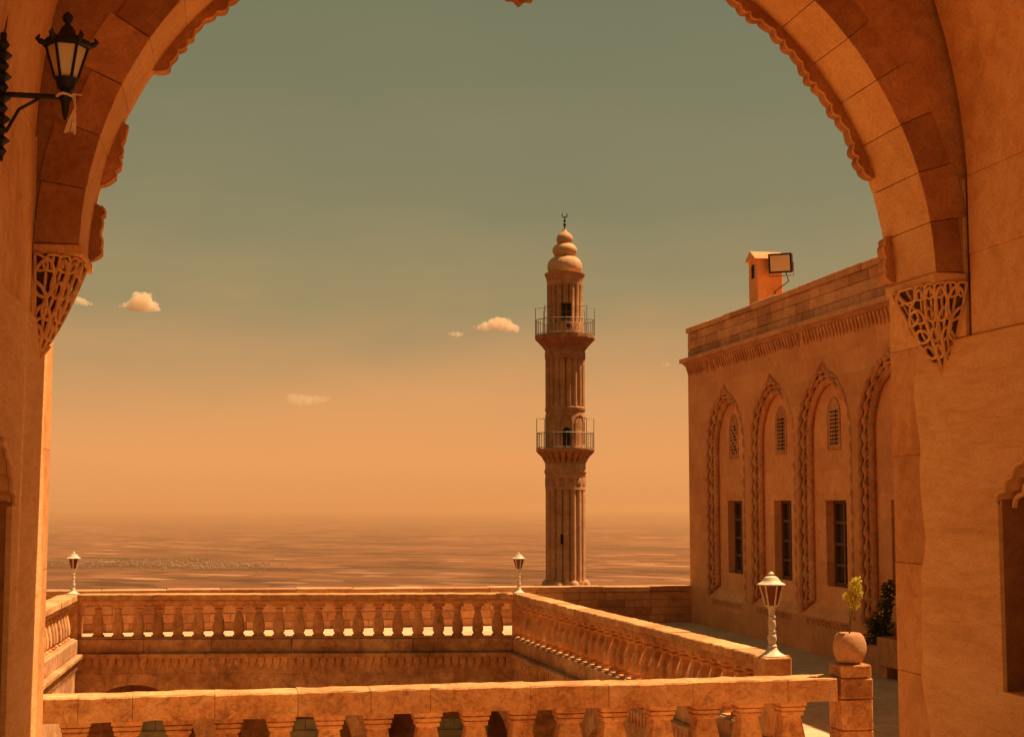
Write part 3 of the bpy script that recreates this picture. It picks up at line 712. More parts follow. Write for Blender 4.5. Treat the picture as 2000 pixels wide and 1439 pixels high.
while x < Lp - .01:
    x2 = min(Lp, x + random.uniform(.9, 1.4))
    if Lp - x2 < .4: x2 = Lp
    h = random.uniform(-.006, .006)
    MB().span(fpar, (x + .002, -.03, .61), (x2 - .002, .33, .72 + h)).build('coping_stone', M_bpar, par, bevel=.014, jit=.004); x = x2
# retaining walls of the terrace
rt = thing('retaining_wall', Vector((-4, 29, -14)), 'tall retaining wall carrying the terrace above the hillside', 'wall')
MB().add([fpar(0, .32, -.6), fpar(Lp, .32, -.6), fpar(Lp, .32, -15.5), fpar(0, .32, -15.5), fpar(0, .0, -.6), fpar(Lp, 0, -.6), fpar(Lp, 0, -15.5), fpar(0, 0, -15.5)], [(0, 1, 2, 3), (4, 5, 6, 7), (0, 1, 5, 4), (3, 2, 6, 7), (0, 3, 7, 4), (1, 2, 6, 5)]).build('wall_face', M_court, rt)

# ================================================================== the building on the right
bd = thing('stone_building', WB(8, 2, 0), 'tall reddish stone building with carved arched niches and a heavy cornice', 'building')
SL = 20.4; NICH = [2.2, 4.62, 6.88, 9.24, 11.6]; HO, HI, DN = 1.07, .80, .17
ZB, ZSP = .57, 3.38
def ogive(c, hw, zs, zap, n=14):
    """pointed arch outline from left springing over the apex to right springing"""
    h = zap - zs; rad = (hw * hw + h * h) / (2 * hw); pts = []
    amax = math.atan2(h, rad - hw)
    for i in range(n + 1):
        a = amax * i / n; pts.append((c - hw + rad - rad * math.cos(a), zs + rad * math.sin(a)))
    return pts + [(2 * c - x, z) for x, z in pts[-2::-1]]
# wall plane with niche holes
mb = MB(); ZT = 5.10
edges = []
prev = 0.0
for c in NICH:
    mb.add([WB(prev, 0, 0), WB(prev, 0, ZT), WB(c - HO, 0, ZT), WB(c - HO, 0, 0)], [(0, 1, 2, 3)])
    og = ogive(c, HO, ZSP, 4.46)
    mb.add([WB(c - HO, 0, 0), WB(c - HO, 0, ZB), WB(c + HO, 0, ZB), WB(c + HO, 0, 0)], [(0, 1, 2, 3)])
    for (x0, z0), (x1, z1) in zip(og[:-1], og[1:]): mb.add([WB(x0, 0, z0), WB(x0, 0, ZT), WB(x1, 0, ZT), WB(x1, 0, z1)], [(0, 1, 2, 3)])
    prev = c + HO
mb.add([WB(prev, 0, 0), WB(prev, 0, ZT), WB(SL, 0, ZT), WB(SL, 0, 0)], [(0, 1, 2, 3)])
mb.add([WB(0, 0, 0), WB(0, 9, 0), WB(0, 9, ZT), WB(0, 0, ZT)], [(0, 1, 2, 3)])
mb.add([WB(0, 9, 0), WB(SL, 9, 0), WB(SL, 9, ZT), WB(0, 9, ZT)], [(0, 1, 2, 3)])
mb.add([WB(0, .3, 5.7), WB(SL, .3, 5.7), WB(SL, 9, 5.7), WB(0, 9, 5.7)], [(0, 1, 2, 3)])
mb.add([WB(0, 0, 0), WB(0, 9, 0), WB(0, 9, -16), WB(0, 0, -16)], [(0, 1, 2, 3)])
mb.build('wall', M_build, bd)
def niche_path(c, hw, zs, zap, z0): return [(c - hw, z0 + (zs - z0) * i / 30) for i in range(30)] + ogive(c, hw, zs, zap) + [(c + hw, zs - (zs - z0) * (i + 1) / 30) for i in range(30)]
def resample(path, step):
    o = [path[0]]; acc = 0
    for (x0, z0), (x1, z1) in zip(path[:-1], path[1:]):
        L_ = math.hypot(x1 - x0, z1 - z0); k = max(1, int(L_ / step))
        for i in range(1, k + 1): o.append((x0 + (x1 - x0) * i / k, z0 + (z1 - z0) * i / k))
    return o
for ci, c in enumerate(NICH):
    nt2 = MB()
    # recessed panel with window opening
    wl, wr, wz0, wz1 = c - .36, c + .44, 1.06, 2.41
    def panel_top(x):
        og = ogive(c, HI + .02, ZSP, 4.26)
        for (x0, z0), (x1, z1) in zip(og[:-1], og[1:]):
            if x0 <= x <= x1: return z0 + (z1 - z0) * (x - x0) / max(1e-6, x1 - x0)
        return ZSP
    xs2 = sorted(set([c - HI, c + HI, wl, wr] + [c - HI + 2 * HI * i / 28 for i in range(29)]))
    for x0, x1 in zip(xs2[:-1], xs2[1:]):
        xm = (x0 + x1) / 2
        if wl < xm < wr:
            nt2.add([WB(x0, DN, .80), WB(x0, DN, wz0), WB(x1, DN, wz0), WB(x1, DN, .80)], [(0, 1, 2, 3)]); zlo = wz1
        else: zlo = .80
        nt2.add([WB(x0, DN, zlo), WB(x0, DN, panel_top(x0)), WB(x1, DN, panel_top(x1)), WB(x1, DN, zlo)], [(0, 1, 2, 3)])
    # window reveal
    dr = DN + .19
    for (a, b_) in (((wl, wz0), (wl, wz1)), ((wl, wz1), (wr, wz1)), ((wr, wz1), (wr, wz0)), ((wr, wz0), (wl, wz0))):
        nt2.add([WB(a[0], DN, a[1]), WB(b_[0], DN, b_[1]), WB(b_[0], dr, b_[1]), WB(a[0], dr, a[1])], [(0, 1, 2, 3)])
    # sloping sill
    nt2.add([WB(c - HO, 0, ZB), WB(c + HO, 0, ZB), WB(c + HI, DN, .80), WB(c - HI, DN, .80)], [(0, 1, 2, 3)])
    nt2.build('niche_panel', M_build, bd)
    # jamb orders: stepped ground, two wavy rolls and a drilled band, swept round the niche
    P0 = resample(niche_path(c, HO, ZSP, 4.46, ZB), .05); P1 = None
    def order(hw, zap, off, r, wav, name, seg=7, per=.235, z0=.62):
        pth = resample(niche_path(c, hw, ZSP, zap, z0), .03); s = 0; rs = []; ptsw = []
        for i, (x, z) in enumerate(pth):
            if i: s += math.hypot(x - pth[i - 1][0], z - pth[i - 1][1])
            ph = s * 2 * math.pi / per
            rs.append(r * (1 + wav * math.sin(ph))); ptsw.append(WB(x, off + .012 * math.cos(ph), z))
        return MB().tube(ptsw, rs, seg).build(name, M_bcarve, bd, smooth=True)
    order(HO - .035, 4.43, .018, .034, .42, 'wavy_moulding'); order(HO - .105, 4.37, .065, .040, .42, 'wavy_moulding', z0=.68)
    order(HO - .165, 4.325, .105, .026, .15, 'roll_moulding', per=.09, z0=.74)
    order(HI + .055, 4.29, .13, .052, .10, 'drilled_band', per=.06, z0=.79)
    # ground between the rolls
    A = resample(niche_path(c, HO, ZSP, 4.46, ZB), .2); Bq = resample(niche_path(c, HI, ZSP, 4.24, .80), .2)
    A0 = niche_path(c, HO, ZSP, 4.46, ZB); B0 = niche_path(c, HI, ZSP, 4.24, .80)
    mbg = MB(); n = len(A0)
    mbg.add([WB(x, .0, z) for x, z in A0] + [WB(x, DN, z) for x, z in B0] + [WB(x + (xx - x) * .45, DN * .75, z + (zz - z) * .45) for (x, z), (xx, zz) in zip(A0, B0)],
            [(i, i + 1, 2 * n + i + 1, 2 * n + i) for i in range(n - 1)] + [(2 * n + i, 2 * n + i + 1, n + i + 1, n + i) for i in range(n - 1)])
    mbg.build('niche_jamb', M_bcarve, bd)
    # spiky crown of the hood
    for k in range(2):
        MB().tube([WB(c - .55 + .03 * k, -.004, 4.12 + .06 * k), WB(c - .25, -.004, 4.36 + .06 * k), WB(c, -.008, 4.53 + .05 * k), WB(c + .25, -.004, 4.36 + .06 * k), WB(c + .55 - .03 * k, -.004, 4.12 + .06 * k)], .012, 5).build('hood_line', M_bcarve, bd)
    # small lattice window
    lc = c + .04; lz0, lzs, lza, lh = 3.20, 3.74, 4.02, .235
    og = [(lc - lh, lz0)] + ogive(lc, lh, lzs, lza, 8) + [(lc + lh, lz0)]
    lw_ = MB().prism([WB(x, DN - .004, z) for x, z in og], [WB(x, DN + .05, z) for x, z in og]).build('lattice_window', M_bcarve, bd)
    MB().tube([WB(x, DN - .004, z) for x, z in og], .018, 5, closed=True).build('lattice_frame', M_bcarve, lw_)
    for i in range(9):
        for j in range(5):
            x = lc - .14 + j * .07; z = lz0 + .1 + i * .062
            if ci == 0 and (i + j) % 3 == 0: continue
            MB().obox(WB(x, DN - .006, z), V * (.014 if (j != 3) else .022), U * .006, Z * (.017 if j != 3 else .024)).build('lattice_hole', M_void, lw_)
    # big window: frame, bars, panes
    win = MB()
    for (a, b_) in (((wl, wz0), (wl + .06, wz1)), ((wr - .06, wz0), (wr, wz1)), ((wl, wz0), (wr, wz0 + .06)), ((wl, wz1 - .05), (wr, wz1)), ((c + .04 - .03, wz0), (c + .04 + .03, wz1))):
        win.span(WB, (a[0], dr - .06, a[1]), (b_[0], dr - .005, b_[1]))
    wo = win.build('window', M_wood, bd, label='tall dark window with brown wooden frame')
    for z in (1.39, 1.72, 2.06): MB().span(WB, (wl + .05, dr - .055, z - .022), (wr - .05, dr - .012, z + .022)).build('glazing_bar', M_wood, wo)
    zz = [wz0 + .06, 1.37, 1.70, 2.04, wz1 - .05]
    for i in range(4):
        for xa, xb in ((wl + .06, c + .01), (c + .07, wr - .06)):
            MB().span(WB, (xa, dr - .02, zz[i] + .02), (xb, dr - .014, zz[i + 1])).build('pane', M_glass, wo)
    MB().span(WB, (wl, dr, wz0), (wr, dr + .02, wz1)).build('painted_dark_inside', M_void, wo)  # dark sheet painted for the unlit inside behind the panes
    # carved scroll band under the niche
    mbs = MB()
    for i in range(11):
        x = c - .75 + i * .15; mbs.tube([WB(x + .055 * math.cos(a_) * (1 - .05 * a_), -.006, .50 + .045 * math.sin(a_)) for a_ in [k * .7 for k in range(9)]], .014, 5)
    mbs.build('scroll_band', M_bcarve, bd)
# cornice and parapet
mb = MB().prism([WB(-.14, -.14, 5.20), WB(-.14, -.14, 5.28), WB(-.14, .3, 5.28), WB(-.14, .3, 5.20)], [WB(SL, -.14, 5.20), WB(SL, -.14, 5.28), WB(SL, .3, 5.28), WB(SL, .3, 5.20)])
mb.build('cornice', M_bpar, bd)
MB().prism([WB(-.02, 0, 5.08), WB(-.06, -.03, 5.12), WB(-.1, -.10, 5.198), WB(-.1, .3, 5.198), WB(-.02, .3, 5.08)], [WB(SL, 0, 5.08), WB(SL, -.03, 5.12), WB(SL, -.10, 5.198), WB(SL, .3, 5.198), WB(SL, .3, 5.08)]).build('cornice_cove', M_bcarve, bd)
MB().span(WB, (-.14, .3, 5.2), (.2, 9, 5.28)).build('cornice', M_bpar, bd)
n = int(12 / .13)
for i in range(n):
    s = .05 + i * .13
    if random.random() < .06: continue
    zb_ = random.uniform(4.90, 4.95)
    MB().prism([WB(s, -.07, 5.12), WB(s + .02, -.05, 5.03), WB(s + .035, -.012, zb_), WB(s + .035, .01, zb_), WB(s, .01, 5.12)], [WB(s + .085, -.07, 5.12), WB(s + .075, -.05, 5.03), WB(s + .05, -.012, zb_), WB(s + .05, .01, zb_), WB(s + .085, .01, 5.12)]).build('dentil', M_bcarve, bd)
rows = [(5.283, 5.46), (5.463, 5.64), (5.643, 5.80)]
for k, (z0, z1) in enumerate(rows):
    s = 0
    while s < 14:
        s2 = s + random.uniform(.35, .8)
        MB().span(WB, (s + .004, random.uniform(-.004, .004), z0), (s2 - .004, .3, z1 - .004)).build('stone_block', M_bpar, bd, bevel=.009, jit=.002); s = s2
MB().span(WB, (14.0, 0, 5.283), (SL, .3, 5.9)).build('parapet', M_bpar, bd)
MB().span(WB, (.0, .301, 5.283), (.3, 9, 5.9)).build('parapet', M_bpar, bd)
s = -.03
while s < 14:
    s2 = s + random.uniform(.9, 1.5)
    MB().span(WB, (s + .003, -.035, 5.803), (s2 - .003, .34, 5.91 + random.uniform(-.008, .008))).build('coping_stone', M_bpar, bd, bevel=.015, jit=.004); s = s2

# chimney (part of the building)
def chim_f(x, y, z): return WB(CS - x, CO + y, z)      # x away from viewer, y to the right
CS, CO = 2.72, .50
ch = MB().span(chim_f, (0, 0, 5.7), (.46, .50, 6.92)).build('chimney', M_build, bd, bevel=.01, label='small gabled stone chimney on the roof')
MB().prism([chim_f(-.05, -.06, 6.92), chim_f(.51, -.06, 6.92), chim_f(.23, -.06, 7.10)], [chim_f(-.05, .56, 6.92), chim_f(.51, .56, 6.92), chim_f(.23, .56, 7.10)]).build('chimney_roof', M_bpar, ch, bevel=.008)
MB().span(chim_f, (.15, -.006, 6.58), (.30, .02, 6.84)).build('smoke_slot', M_void, ch)

# floodlight on the chimney
fc = chim_f(-.30, .34, 6.80)
flo = thing('floodlight', fc, 'square black floodlight with shiny glass fixed to the chimney', 'floodlight')
ax = (U * .985 + Vector((0, -.17, 0))).normalized(); fy = Vector((ax.y, -ax.x, 0)).normalized(); fy = (fy - U * .45 + Z * -.22).normalized(); ax = fy.cross(Z).normalized() * -1; az = ax.cross(fy).normalized()
if az.z < 0: az = -az
ax = ax if ax.dot(U) > 0 else -ax
MB().obox(fc - fy * .07, ax * .215, fy * .07, az * .18).build('housing', M_black, flo, bevel=.02)
for i in range(5): MB().obox(fc - fy * .16, ax * .012 + ax * 0, fy * .05, az * .15).build('cooling_fin', M_black, flo).location = ax * (-.16 + i * .08)
MB().obox(fc + fy * .004, ax * .185, fy * .006, az * .15).build('glass', M_refl, flo)
mb = MB()
for a_, b_ in ((-1, 0), (1, 0)): mb.obox(fc + fy * .008 + ax * .2 * a_, ax * .016, fy * .012, az * .18)
for a_ in (-1, 1): mb.obox(fc + fy * .008 + az * .165 * a_, ax * .215, fy * .0125, az * .016)
mb.build('bezel', M_black, flo)
MB().tube([fc - ax * .23 - fy * .07, fc - ax * .23 - az * .24 - fy * .07, fc + ax * .23 - az * .24 - fy * .07, fc + ax * .23 - fy * .07], .012, 6).build('bracket', M_steel, flo)
cb_ = MB().tube([fc - fy * .14 + ax * .05 - az * .1, fc - fy * .22 + ax * .1 - az * .35, chim_f(-.03, .33, 6.3), chim_f(-.03, .40, 5.9)], .012, 6).build('cable', M_cable, smooth=True)
tag(cb_, 'dark loose cable hanging down the chimney below the floodlight', 'cable')

# planters with shrubs by the building
def planter(label, s0, s1, o0, o1, h, feet):
    th = thing('stone_planter', WB((s0 + s1) / 2, (o0 + o1) / 2, 0), label, 'planter', 'stone planters by the building')
    zb = .16 if feet else 0
    for a, b_ in (((s0, o0), (s1, o0 + .07)), ((s0, o1 - .07), (s1, o1)), ((s0, o0 + .07), (s0 + .07, o1 - .07)), ((s1 - .07, o0 + .07), (s1, o1 - .07))):
        MB().span(WB, (a[0], a[1], zb), (b_[0], b_[1], h)).build('side', M_bpar, th, bevel=.01)
    MB().span(WB, (s0 + .06, o0 + .06, zb + .02), (s1 - .06, o1 - .06, h - .06)).build('soil', M_soil, th)
    if feet:
        for s in (s0 + .04, s1 - .22): MB().span(WB, (s, o0 + .03, 0), (s + .18, o1 - .03, zb - .002)).build('foot', M_bpar, th, bevel=.01)
planter('low stone planter under the dark shrub beside the building wall', 8.85, 9.52, -.34, -.02, .40, False)
planter('raised stone planter on feet partly hidden by the right wall', 9.58, 10.6, -.42, -.05, .54, True)
sb = WB(9.2, -.18, .36)
shrub('green_shrub', sb, [[(0, 0, 0), (.02, 0, .3), (.08, -.02, .65), (.12, 0, .9)], [(0, 0, 0), (-.06, .03, .2), (-.11, .03, .36)], [(0, 0, 0), (.06, -.03, .25), (.1, -.05, .45)]],
      'dark green leafy shrub growing out of a stone planter', M_leafd, .042, 420,
      [((-.04, 0, .12), (.20, .2, .16), .8), ((.02, 0, .34), (.17, .16, .18), .8), ((.09, 0, .58), (.12, .12, .16), .5), ((.12, -.02, .78), (.11, .11, .16), .5), ((-.10, .02, .30), (.12, .12, .14), .3)], stem_r=.014)

# ================================================================== garden lamps on the balustrade
def lamp_post(base, Hh, label, rz=0):
    base = Vector(base); th = thing('garden_lamp', base, label, 'lamp post', 'small lamp posts on the balustrade')
    M = lambda pr: [(r * Hh, z * Hh) for r, z in pr]
    rot = Matrix.Rotation(rz, 3, 'Z')
    o = MB().lathe(M([(.155, 0), (.155, .012), (.135, .022), (.09, .05), (.062, .085), (.052, .11), (.058, .125), (.045, .14)]), base, 20).build('base', M_white, th); smooth_by_angle(o)
    def tw(a, z): return 1 + .10 * math.cos(3 * a + z / Hh * 70)
    pr = [(.036, .135), (.042, .16), (.052, .20), (.055, .225), (.044, .26), (.034, .275), (.046, .285), (.046, .295), (.034, .305), (.038, .33), (.046, .36), (.046, .40), (.038, .43), (.034, .445), (.044, .455), (.044, .465), (.036, .475), (.036, .50), (.042, .53), (.040, .555), (.05, .565), (.05, .585), (.036, .587)]
    o = MB().lathe(M(pr), base, 18, rf=tw).build('post', M_white, th); smooth_by_angle(o, 60)
    n = 6; z0, z1, r0, r1 = .592, .842, .070, .137
    ring = lambda r, z: [base + Vector((r * Hh * math.cos(rz + 2 * math.pi * (k + .5) / n), r * Hh * math.sin(rz + 2 * math.pi * (k + .5) / n), z * Hh)) for k in range(n)]
    a, b_ = ring(r0, z0), ring(r1, z1)
    MB().lathe(M([(.04, .582), (.078, .588), (.080, .602), (.066, .604)]), base, 6, rf=None).build('lantern_floor', M_white, th).data.transform(Matrix.Identity(4))
    for k in range(n):
        k2 = (k + 1) % n
        MB().tube([a[k], b_[k]], .0085 * Hh / .8 * 1.1, 5).build('lantern_rib', M_white, th)
        ins = .965; cc = base + Z * 0
        g = [cc + Vector(((p - cc).x * ins, (p - cc).y * ins, (p - cc).z)) for p in (a[k], a[k2], b_[k2], b_[k])]
        g2 = [cc + Vector(((p - cc).x * .93, (p - cc).y * .93, (p - cc).z)) for p in (a[k], a[k2], b_[k2], b_[k])]
        MB().prism(g, g2).build('lantern_pane', M_amber, th)
    cap = MB().lathe(M([(.135, .838), (.168, .842), (.168, .852), (.12, .875), (.098, .90), (.092, .915), (.085, .918), (.08, .93), (.05, .945), (.022, .95), (.02, .958), (.034, .965), (.036, .975), (.024, .985), (.01, 1.0)]), base, 24).build('lantern_cap', M_white, th); smooth_by_angle(cap, 35)
    return th
lamp_post(pc + Z * (RT + .012), .87, 'largest cream lamp post with dark glass on the pier in front of the building', R(20))
lamp_post(fl + Vector((-.14, .12, RT)), .74, 'small cream lamp post at the far left corner of the courtyard balustrade', R(10))
lamp_post(fr_ + Vector((.10, .14, RT)), .72, 'small cream lamp post at the far right corner of the balustrade beside the minaret', R(25))

# ================================================================== minaret
mc = Vector((2.874, 80, 0)); K = .0276
mi = thing('minaret', mc + Z * -14, 'slender fluted stone minaret with two railed balconies and stacked bulbous dome', 'minaret')
def flute(n, dep, pw=1.0, ph=0):
    return lambda a, z: 1 - dep * (1 - abs(math.cos(n / 2 * a + ph)) ** pw)
def ml(name, pr, mat, seg=96, rf=None, smooth=60, parent=None):
    o = MB().lathe(pr, mc, seg, rf=rf).build(name, mat, parent or mi)
    if smooth: smooth_by_angle(o, smooth)
    return o
ml('base', [(1.6, -15), (1.6, -2.6), (1.22, -2.1), (1.18, -1.75)], M_min, 16, smooth=0)
ml('lower_shaft', [(1.07, -1.8), (1.07, 3.15)], M_min, 192, flute(16, .20, .32), 50)
for k in range(8):
    a_ = R(22 + 45 * k); q = mc + Vector((1.12 * math.cos(a_), 1.12 * math.sin(a_), -2.1))
    MB().lathe([(.26, 0), (.26, .12), (.24, .26), (.17, .37), (.06, .43), (.01, .44)], q, 14).build('base_dome', M_dome, mi, smooth=True)
ml('shaft_band', [(1.085, 3.1), (1.085, 3.5), (1.085, 3.95), (1.13, 4.0), (1.14, 4.14), (1.09, 4.2), (1.09, 4.5)], M_min, 48)
ml('shaft_niches', [(1.0, 3.1), (1.10, 3.3), (1.098, 3.72), (1.05, 3.8)], M_mcarve, 112, flute(14, .03, .6), 50)
lb = ml('lower_balcony', [(1.09, 4.48), (1.10, 4.54), (1.15, 4.62), (1.28, 4.86), (1.45, 5.02), (1.55, 5.14), (1.57, 5.16), (1.57, 5.30), (.9, 5.31)], M_min, 176, lambda a, z: 1 - (.20 * (1 - abs(math.cos(11 * a)) ** .5) if 4.55 < z < 5.05 else 0), 50)
ml('middle_shaft', [(1.055, 5.3), (1.055, 7.2), (1.04, 7.25), (1.09, 7.35), (1.09, 7.5), (1.04, 7.55)], M_min, 8 * 12, lambda a, z: 1 - .0 * a, 40)
ml('fluted_shaft', [(1.07, 7.52), (1.07, 10.12)], M_min, 168, flute(18, .20, .40), 50)
ml('carved_collar', [(1.06, 10.08), (1.10, 10.15), (1.10, 10.5), (1.06, 10.56)], M_mcarve, 48)
ub = ml('upper_balcony', [(1.05, 10.5), (1.10, 10.62), (1.24, 10.80), (1.42, 11.0), (1.62, 11.2), (1.63, 11.24), (1.63, 11.42), (.9, 11.44)], M_mcarve, 16, smooth=0)
ml('upper_shaft', [(.985, 11.4), (.985, 12.05), (.97, 12.1), (.98, 14.15)], M_min, 160, lambda a, z: 1 - (.16 * (1 - abs(math.cos(8 * a)) ** .4) if z > 12.08 else 0), 50)
ml('top_cornice', [(.97, 14.1), (.98, 14.3), (1.01, 14.5), (1.07, 14.66), (1.11, 14.74), (1.11, 14.80), (.6, 14.82)], M_min, 48)
ml('bulb', [(.84, 14.8), (.90, 14.9), (.935, 15.05), (.945, 15.2), (.90, 15.42), (.80, 15.58), (.66, 15.69), (.5, 15.75)], M_dome, 48, lambda a, z: 1 + .012 * math.cos(14 * a))
ml('bulb', [(.50, 15.72), (.57, 15.82), (.65, 15.98), (.67, 16.1), (.64, 16.23), (.54, 16.36), (.42, 16.45)], M_dome, 40, lambda a, z: 1 + .012 * math.cos(14 * a))
ml('bulb', [(.36, 16.43), (.41, 16.52), (.455, 16.65), (.45, 16.78), (.40, 16.9), (.30, 17.02), (.17, 17.10), (.10, 17.2), (.07, 17.28)], M_dome, 36)
fin = ml('finial', [(.07, 17.22), (.035, 17.36), (.03, 17.42), (.075, 17.46), (.085, 17.51), (.075, 17.56), (.03, 17.6), (.03, 17.66), (.06, 17.69), (.068, 17.73), (.06, 17.77), (.025, 17.8), (.02, 17.92)], M_iron, 12)
cp = []; rs = []
for i in range(25):
    a_ = R(-90 + 38 + 180 - 0) ; a_ = R(130 + (360 - 80) * i / 24); cp.append(mc + Vector((.14 * math.cos(a_), 0, 18.06 + .14 * math.sin(a_)))); rs.append(.008 + .028 * math.sin(math.pi * i / 24))
MB().tube(cp, rs, 6).build('crescent', M_iron, fin)
# panels and openings in the middle shaft
for k in range(8):
    a_ = R(-90 + 45 * k + (0)); n_ = Vector((math.cos(a_), math.sin(a_), 0)); t_ = Vector((-n_.y, n_.x, 0))
    pts = [(-.30, 5.55), (-.30, 6.75), (-.22, 6.98), (-.0, 7.1), (.22, 6.98), (.30, 6.75), (.30, 5.55)]
    MB().tube([mc + n_ * (1.06 - .045 * (abs(x) / .3) ** 2) + t_ * x + Z * z for x, z in pts], .035, 5).build('panel_moulding', M_mcarve, mi)
def opening(name, ang, r, hw, z0, z1, arch):
    n_ = Vector((math.cos(ang), math.sin(ang), 0)); t_ = Vector((-n_.y, n_.x, 0))
    pts = [(-hw, z0), (hw, z0), (hw, z1 - (hw if arch else 0))] + ([(hw * math.cos(R(x)), z1 - hw + hw * math.sin(R(x))) for x in (30, 60, 90, 120, 150)] if arch else []) + [(-hw, z1 - (hw if arch else 0))]
    o = MB().prism([mc + n_ * r + t_ * x + Z * z for x, z in pts], [mc + n_ * (r - .3) + t_ * x + Z * z for x, z in pts]).build(name, M_void, mi)
    return o, n_, t_
opening('slit', R(-104), 1.075, .045, .25, .75, False)
do, n_, t_ = opening('doorway', R(-88), 1.065, .235, 5.32, 6.42, True)
wo, n_, t_ = opening('window', R(-88), .995, .26, 12.2, 13.08, False)
for q in ((-.26, -.26), (0, 0), (.26, .26)): MB().obox(mc + n_ * 1.0 + t_ * q[0] + Z * 12.64, t_ * .025, n_ * .02, Z * .46).build('frame', M_wood, wo)
for z in (12.2, 12.62, 13.08): MB().obox(mc + n_ * 1.0 + Z * z, t_ * .28, n_ * .019, Z * .028).build('frame', M_wood, wo)
def railing(r, z0, h, nb_, post_h, parent, nseg=16):
    mb = MB(); ring = lambda z: [mc + Vector((r * math.cos(2 * math.pi * k / nseg), r * math.sin(2 * math.pi * k / nseg), z)) for k in range(nseg)]
    mb.tube(ring(z0 + h), .022, 5, closed=True); mb.tube(ring(z0 + .06), .018, 5, closed=True)
    for k in range(nb_):
        a_ = 2 * math.pi * k / nb_; q = mc + Vector((r * math.cos(a_) * .995, r * math.sin(a_) * .995, z0)); mb.tube([q, q + Z * h], .011, 4)
    mb.build('railing', M_steel, parent)
    for k in (0, 2, 6, 8, 10, 14):
        a_ = 2 * math.pi * k / nseg; q = mc + Vector((r * math.cos(a_), r * math.sin(a_), z0)); inr = mc + Vector((1.0 * math.cos(a_), 1.0 * math.sin(a_), z0 + post_h))
        MB().tube([q, q + Z * post_h, inr], .02, 4).build('stay', M_steel, parent)
railing(1.54, 5.30, .84, 44, 1.62, lb); railing(1.60, 11.42, .82, 44, 1.5, ub)
hs = thing('loudspeaker', mc + Vector((.12, -1.45, 11.44)), 'round grey horn loudspeaker standing on the upper balcony of the minaret', 'loudspeaker')
hb = mc + Vector((.12, -1.50, 11.80)); prh = [(.06, .42), (.08, .3), (.12, .15), (.19, .04), (.22, 0), (.20, .0), (.12, .1), (.05, .2)]
hm = MB().lathe(prh, (0, 0, 0), 20, caps=False); rotm = Matrix.Rotation(R(-90), 3, 'X')
for q in hm.v: q.xyz = (rotm @ q) + hb
hm.build('horn', M_horn, hs, smooth=True)
MB().obox(hb + Vector((0, .18, 0)), (.05, 0, 0), (0, .03, 0), (0, 0, .05)).build('driver', M_black, hs)
MB().obox(hb + Vector((0, .2, -.26)), (.03, 0, 0), (0, .03, 0), (0, 0, .12)).build('stand', M_black, hs)

# ================================================================== wall lantern
lp = P(.305, -2.02, 4.04)              # joint of arm and lantern stem
wl_ = thing('wall_lantern', P(.02, -2.02, 4.04), 'black iron wall lantern with frosted panes on a bracket at the left wall', 'wall lantern')
sc_ = .415
def LA(pr): return [(r * sc_, z * sc_) for r, z in pr]
smooth_by_angle(MB().lathe(LA([(.01, -.235), (.03, -.17), (.045, -.05), (.065, -.03), (.07, .03), (.05, .05), (.05, .07), (.085, .085), (.10, .16), (.13, .19)]), lp, 16).build('stem', M_black, wl_), 40)
MB().tube([P(.03, -2.02, 4.04), lp], .012, 8).build('arm', M_black, wl_)
zA, zB, rA, rB = .18 * sc_, .52 * sc_, .105 * sc_, .205 * sc_
for k in range(6):
    a0, a1 = 2 * math.pi * (k + .25) / 6, 2 * math.pi * (k + 1.25) / 6
    c0, c1 = Vector((math.cos(a0), math.sin(a0), 0)), Vector((math.cos(a1), math.sin(a1), 0))
    MB().tube([lp + c0 * rA + Z * zA, lp + c0 * rB + Z * zB], .0065, 5).build('rib', M_black, wl_)
    i_ = .95
    MB().prism([lp + c0 * rA * i_ + Z * zA, lp + c1 * rA * i_ + Z * zA, lp + c1 * rB * i_ + Z * zB, lp + c0 * rB * i_ + Z * zB], [lp + c0 * rA * .92 + Z * zA, lp + c1 * rA * .92 + Z * zA, lp + c1 * rB * .92 + Z * zB, lp + c0 * rB * .92 + Z * zB]).build('pane', M_frost, wl_)
    # crown leaves
    q = lp + c0 * .255 * sc_ + Z * .56 * sc_
    MB().tube([lp + c0 * .2 * sc_ + Z * .535 * sc_, q, q + c0 * .015 + Z * .012, q + c0 * .004 + Z * .028], [.012, .013, .010, .004], 6).build('crown_leaf', M_black, wl_)
smooth_by_angle(MB().lathe(LA([(.20, .51), (.235, .52), (.24, .545), (.22, .575), (.13, .615), (.085, .65), (.075, .69), (.05, .73), (.03, .75), (.025, .765), (.045, .785), (.055, .815), (.048, .845), (.025, .87), (.008, .885)]), lp, 18, rf=lambda a, z: 1 + .03 * math.cos(6 * a)).build('crown', M_black, wl_), 45)
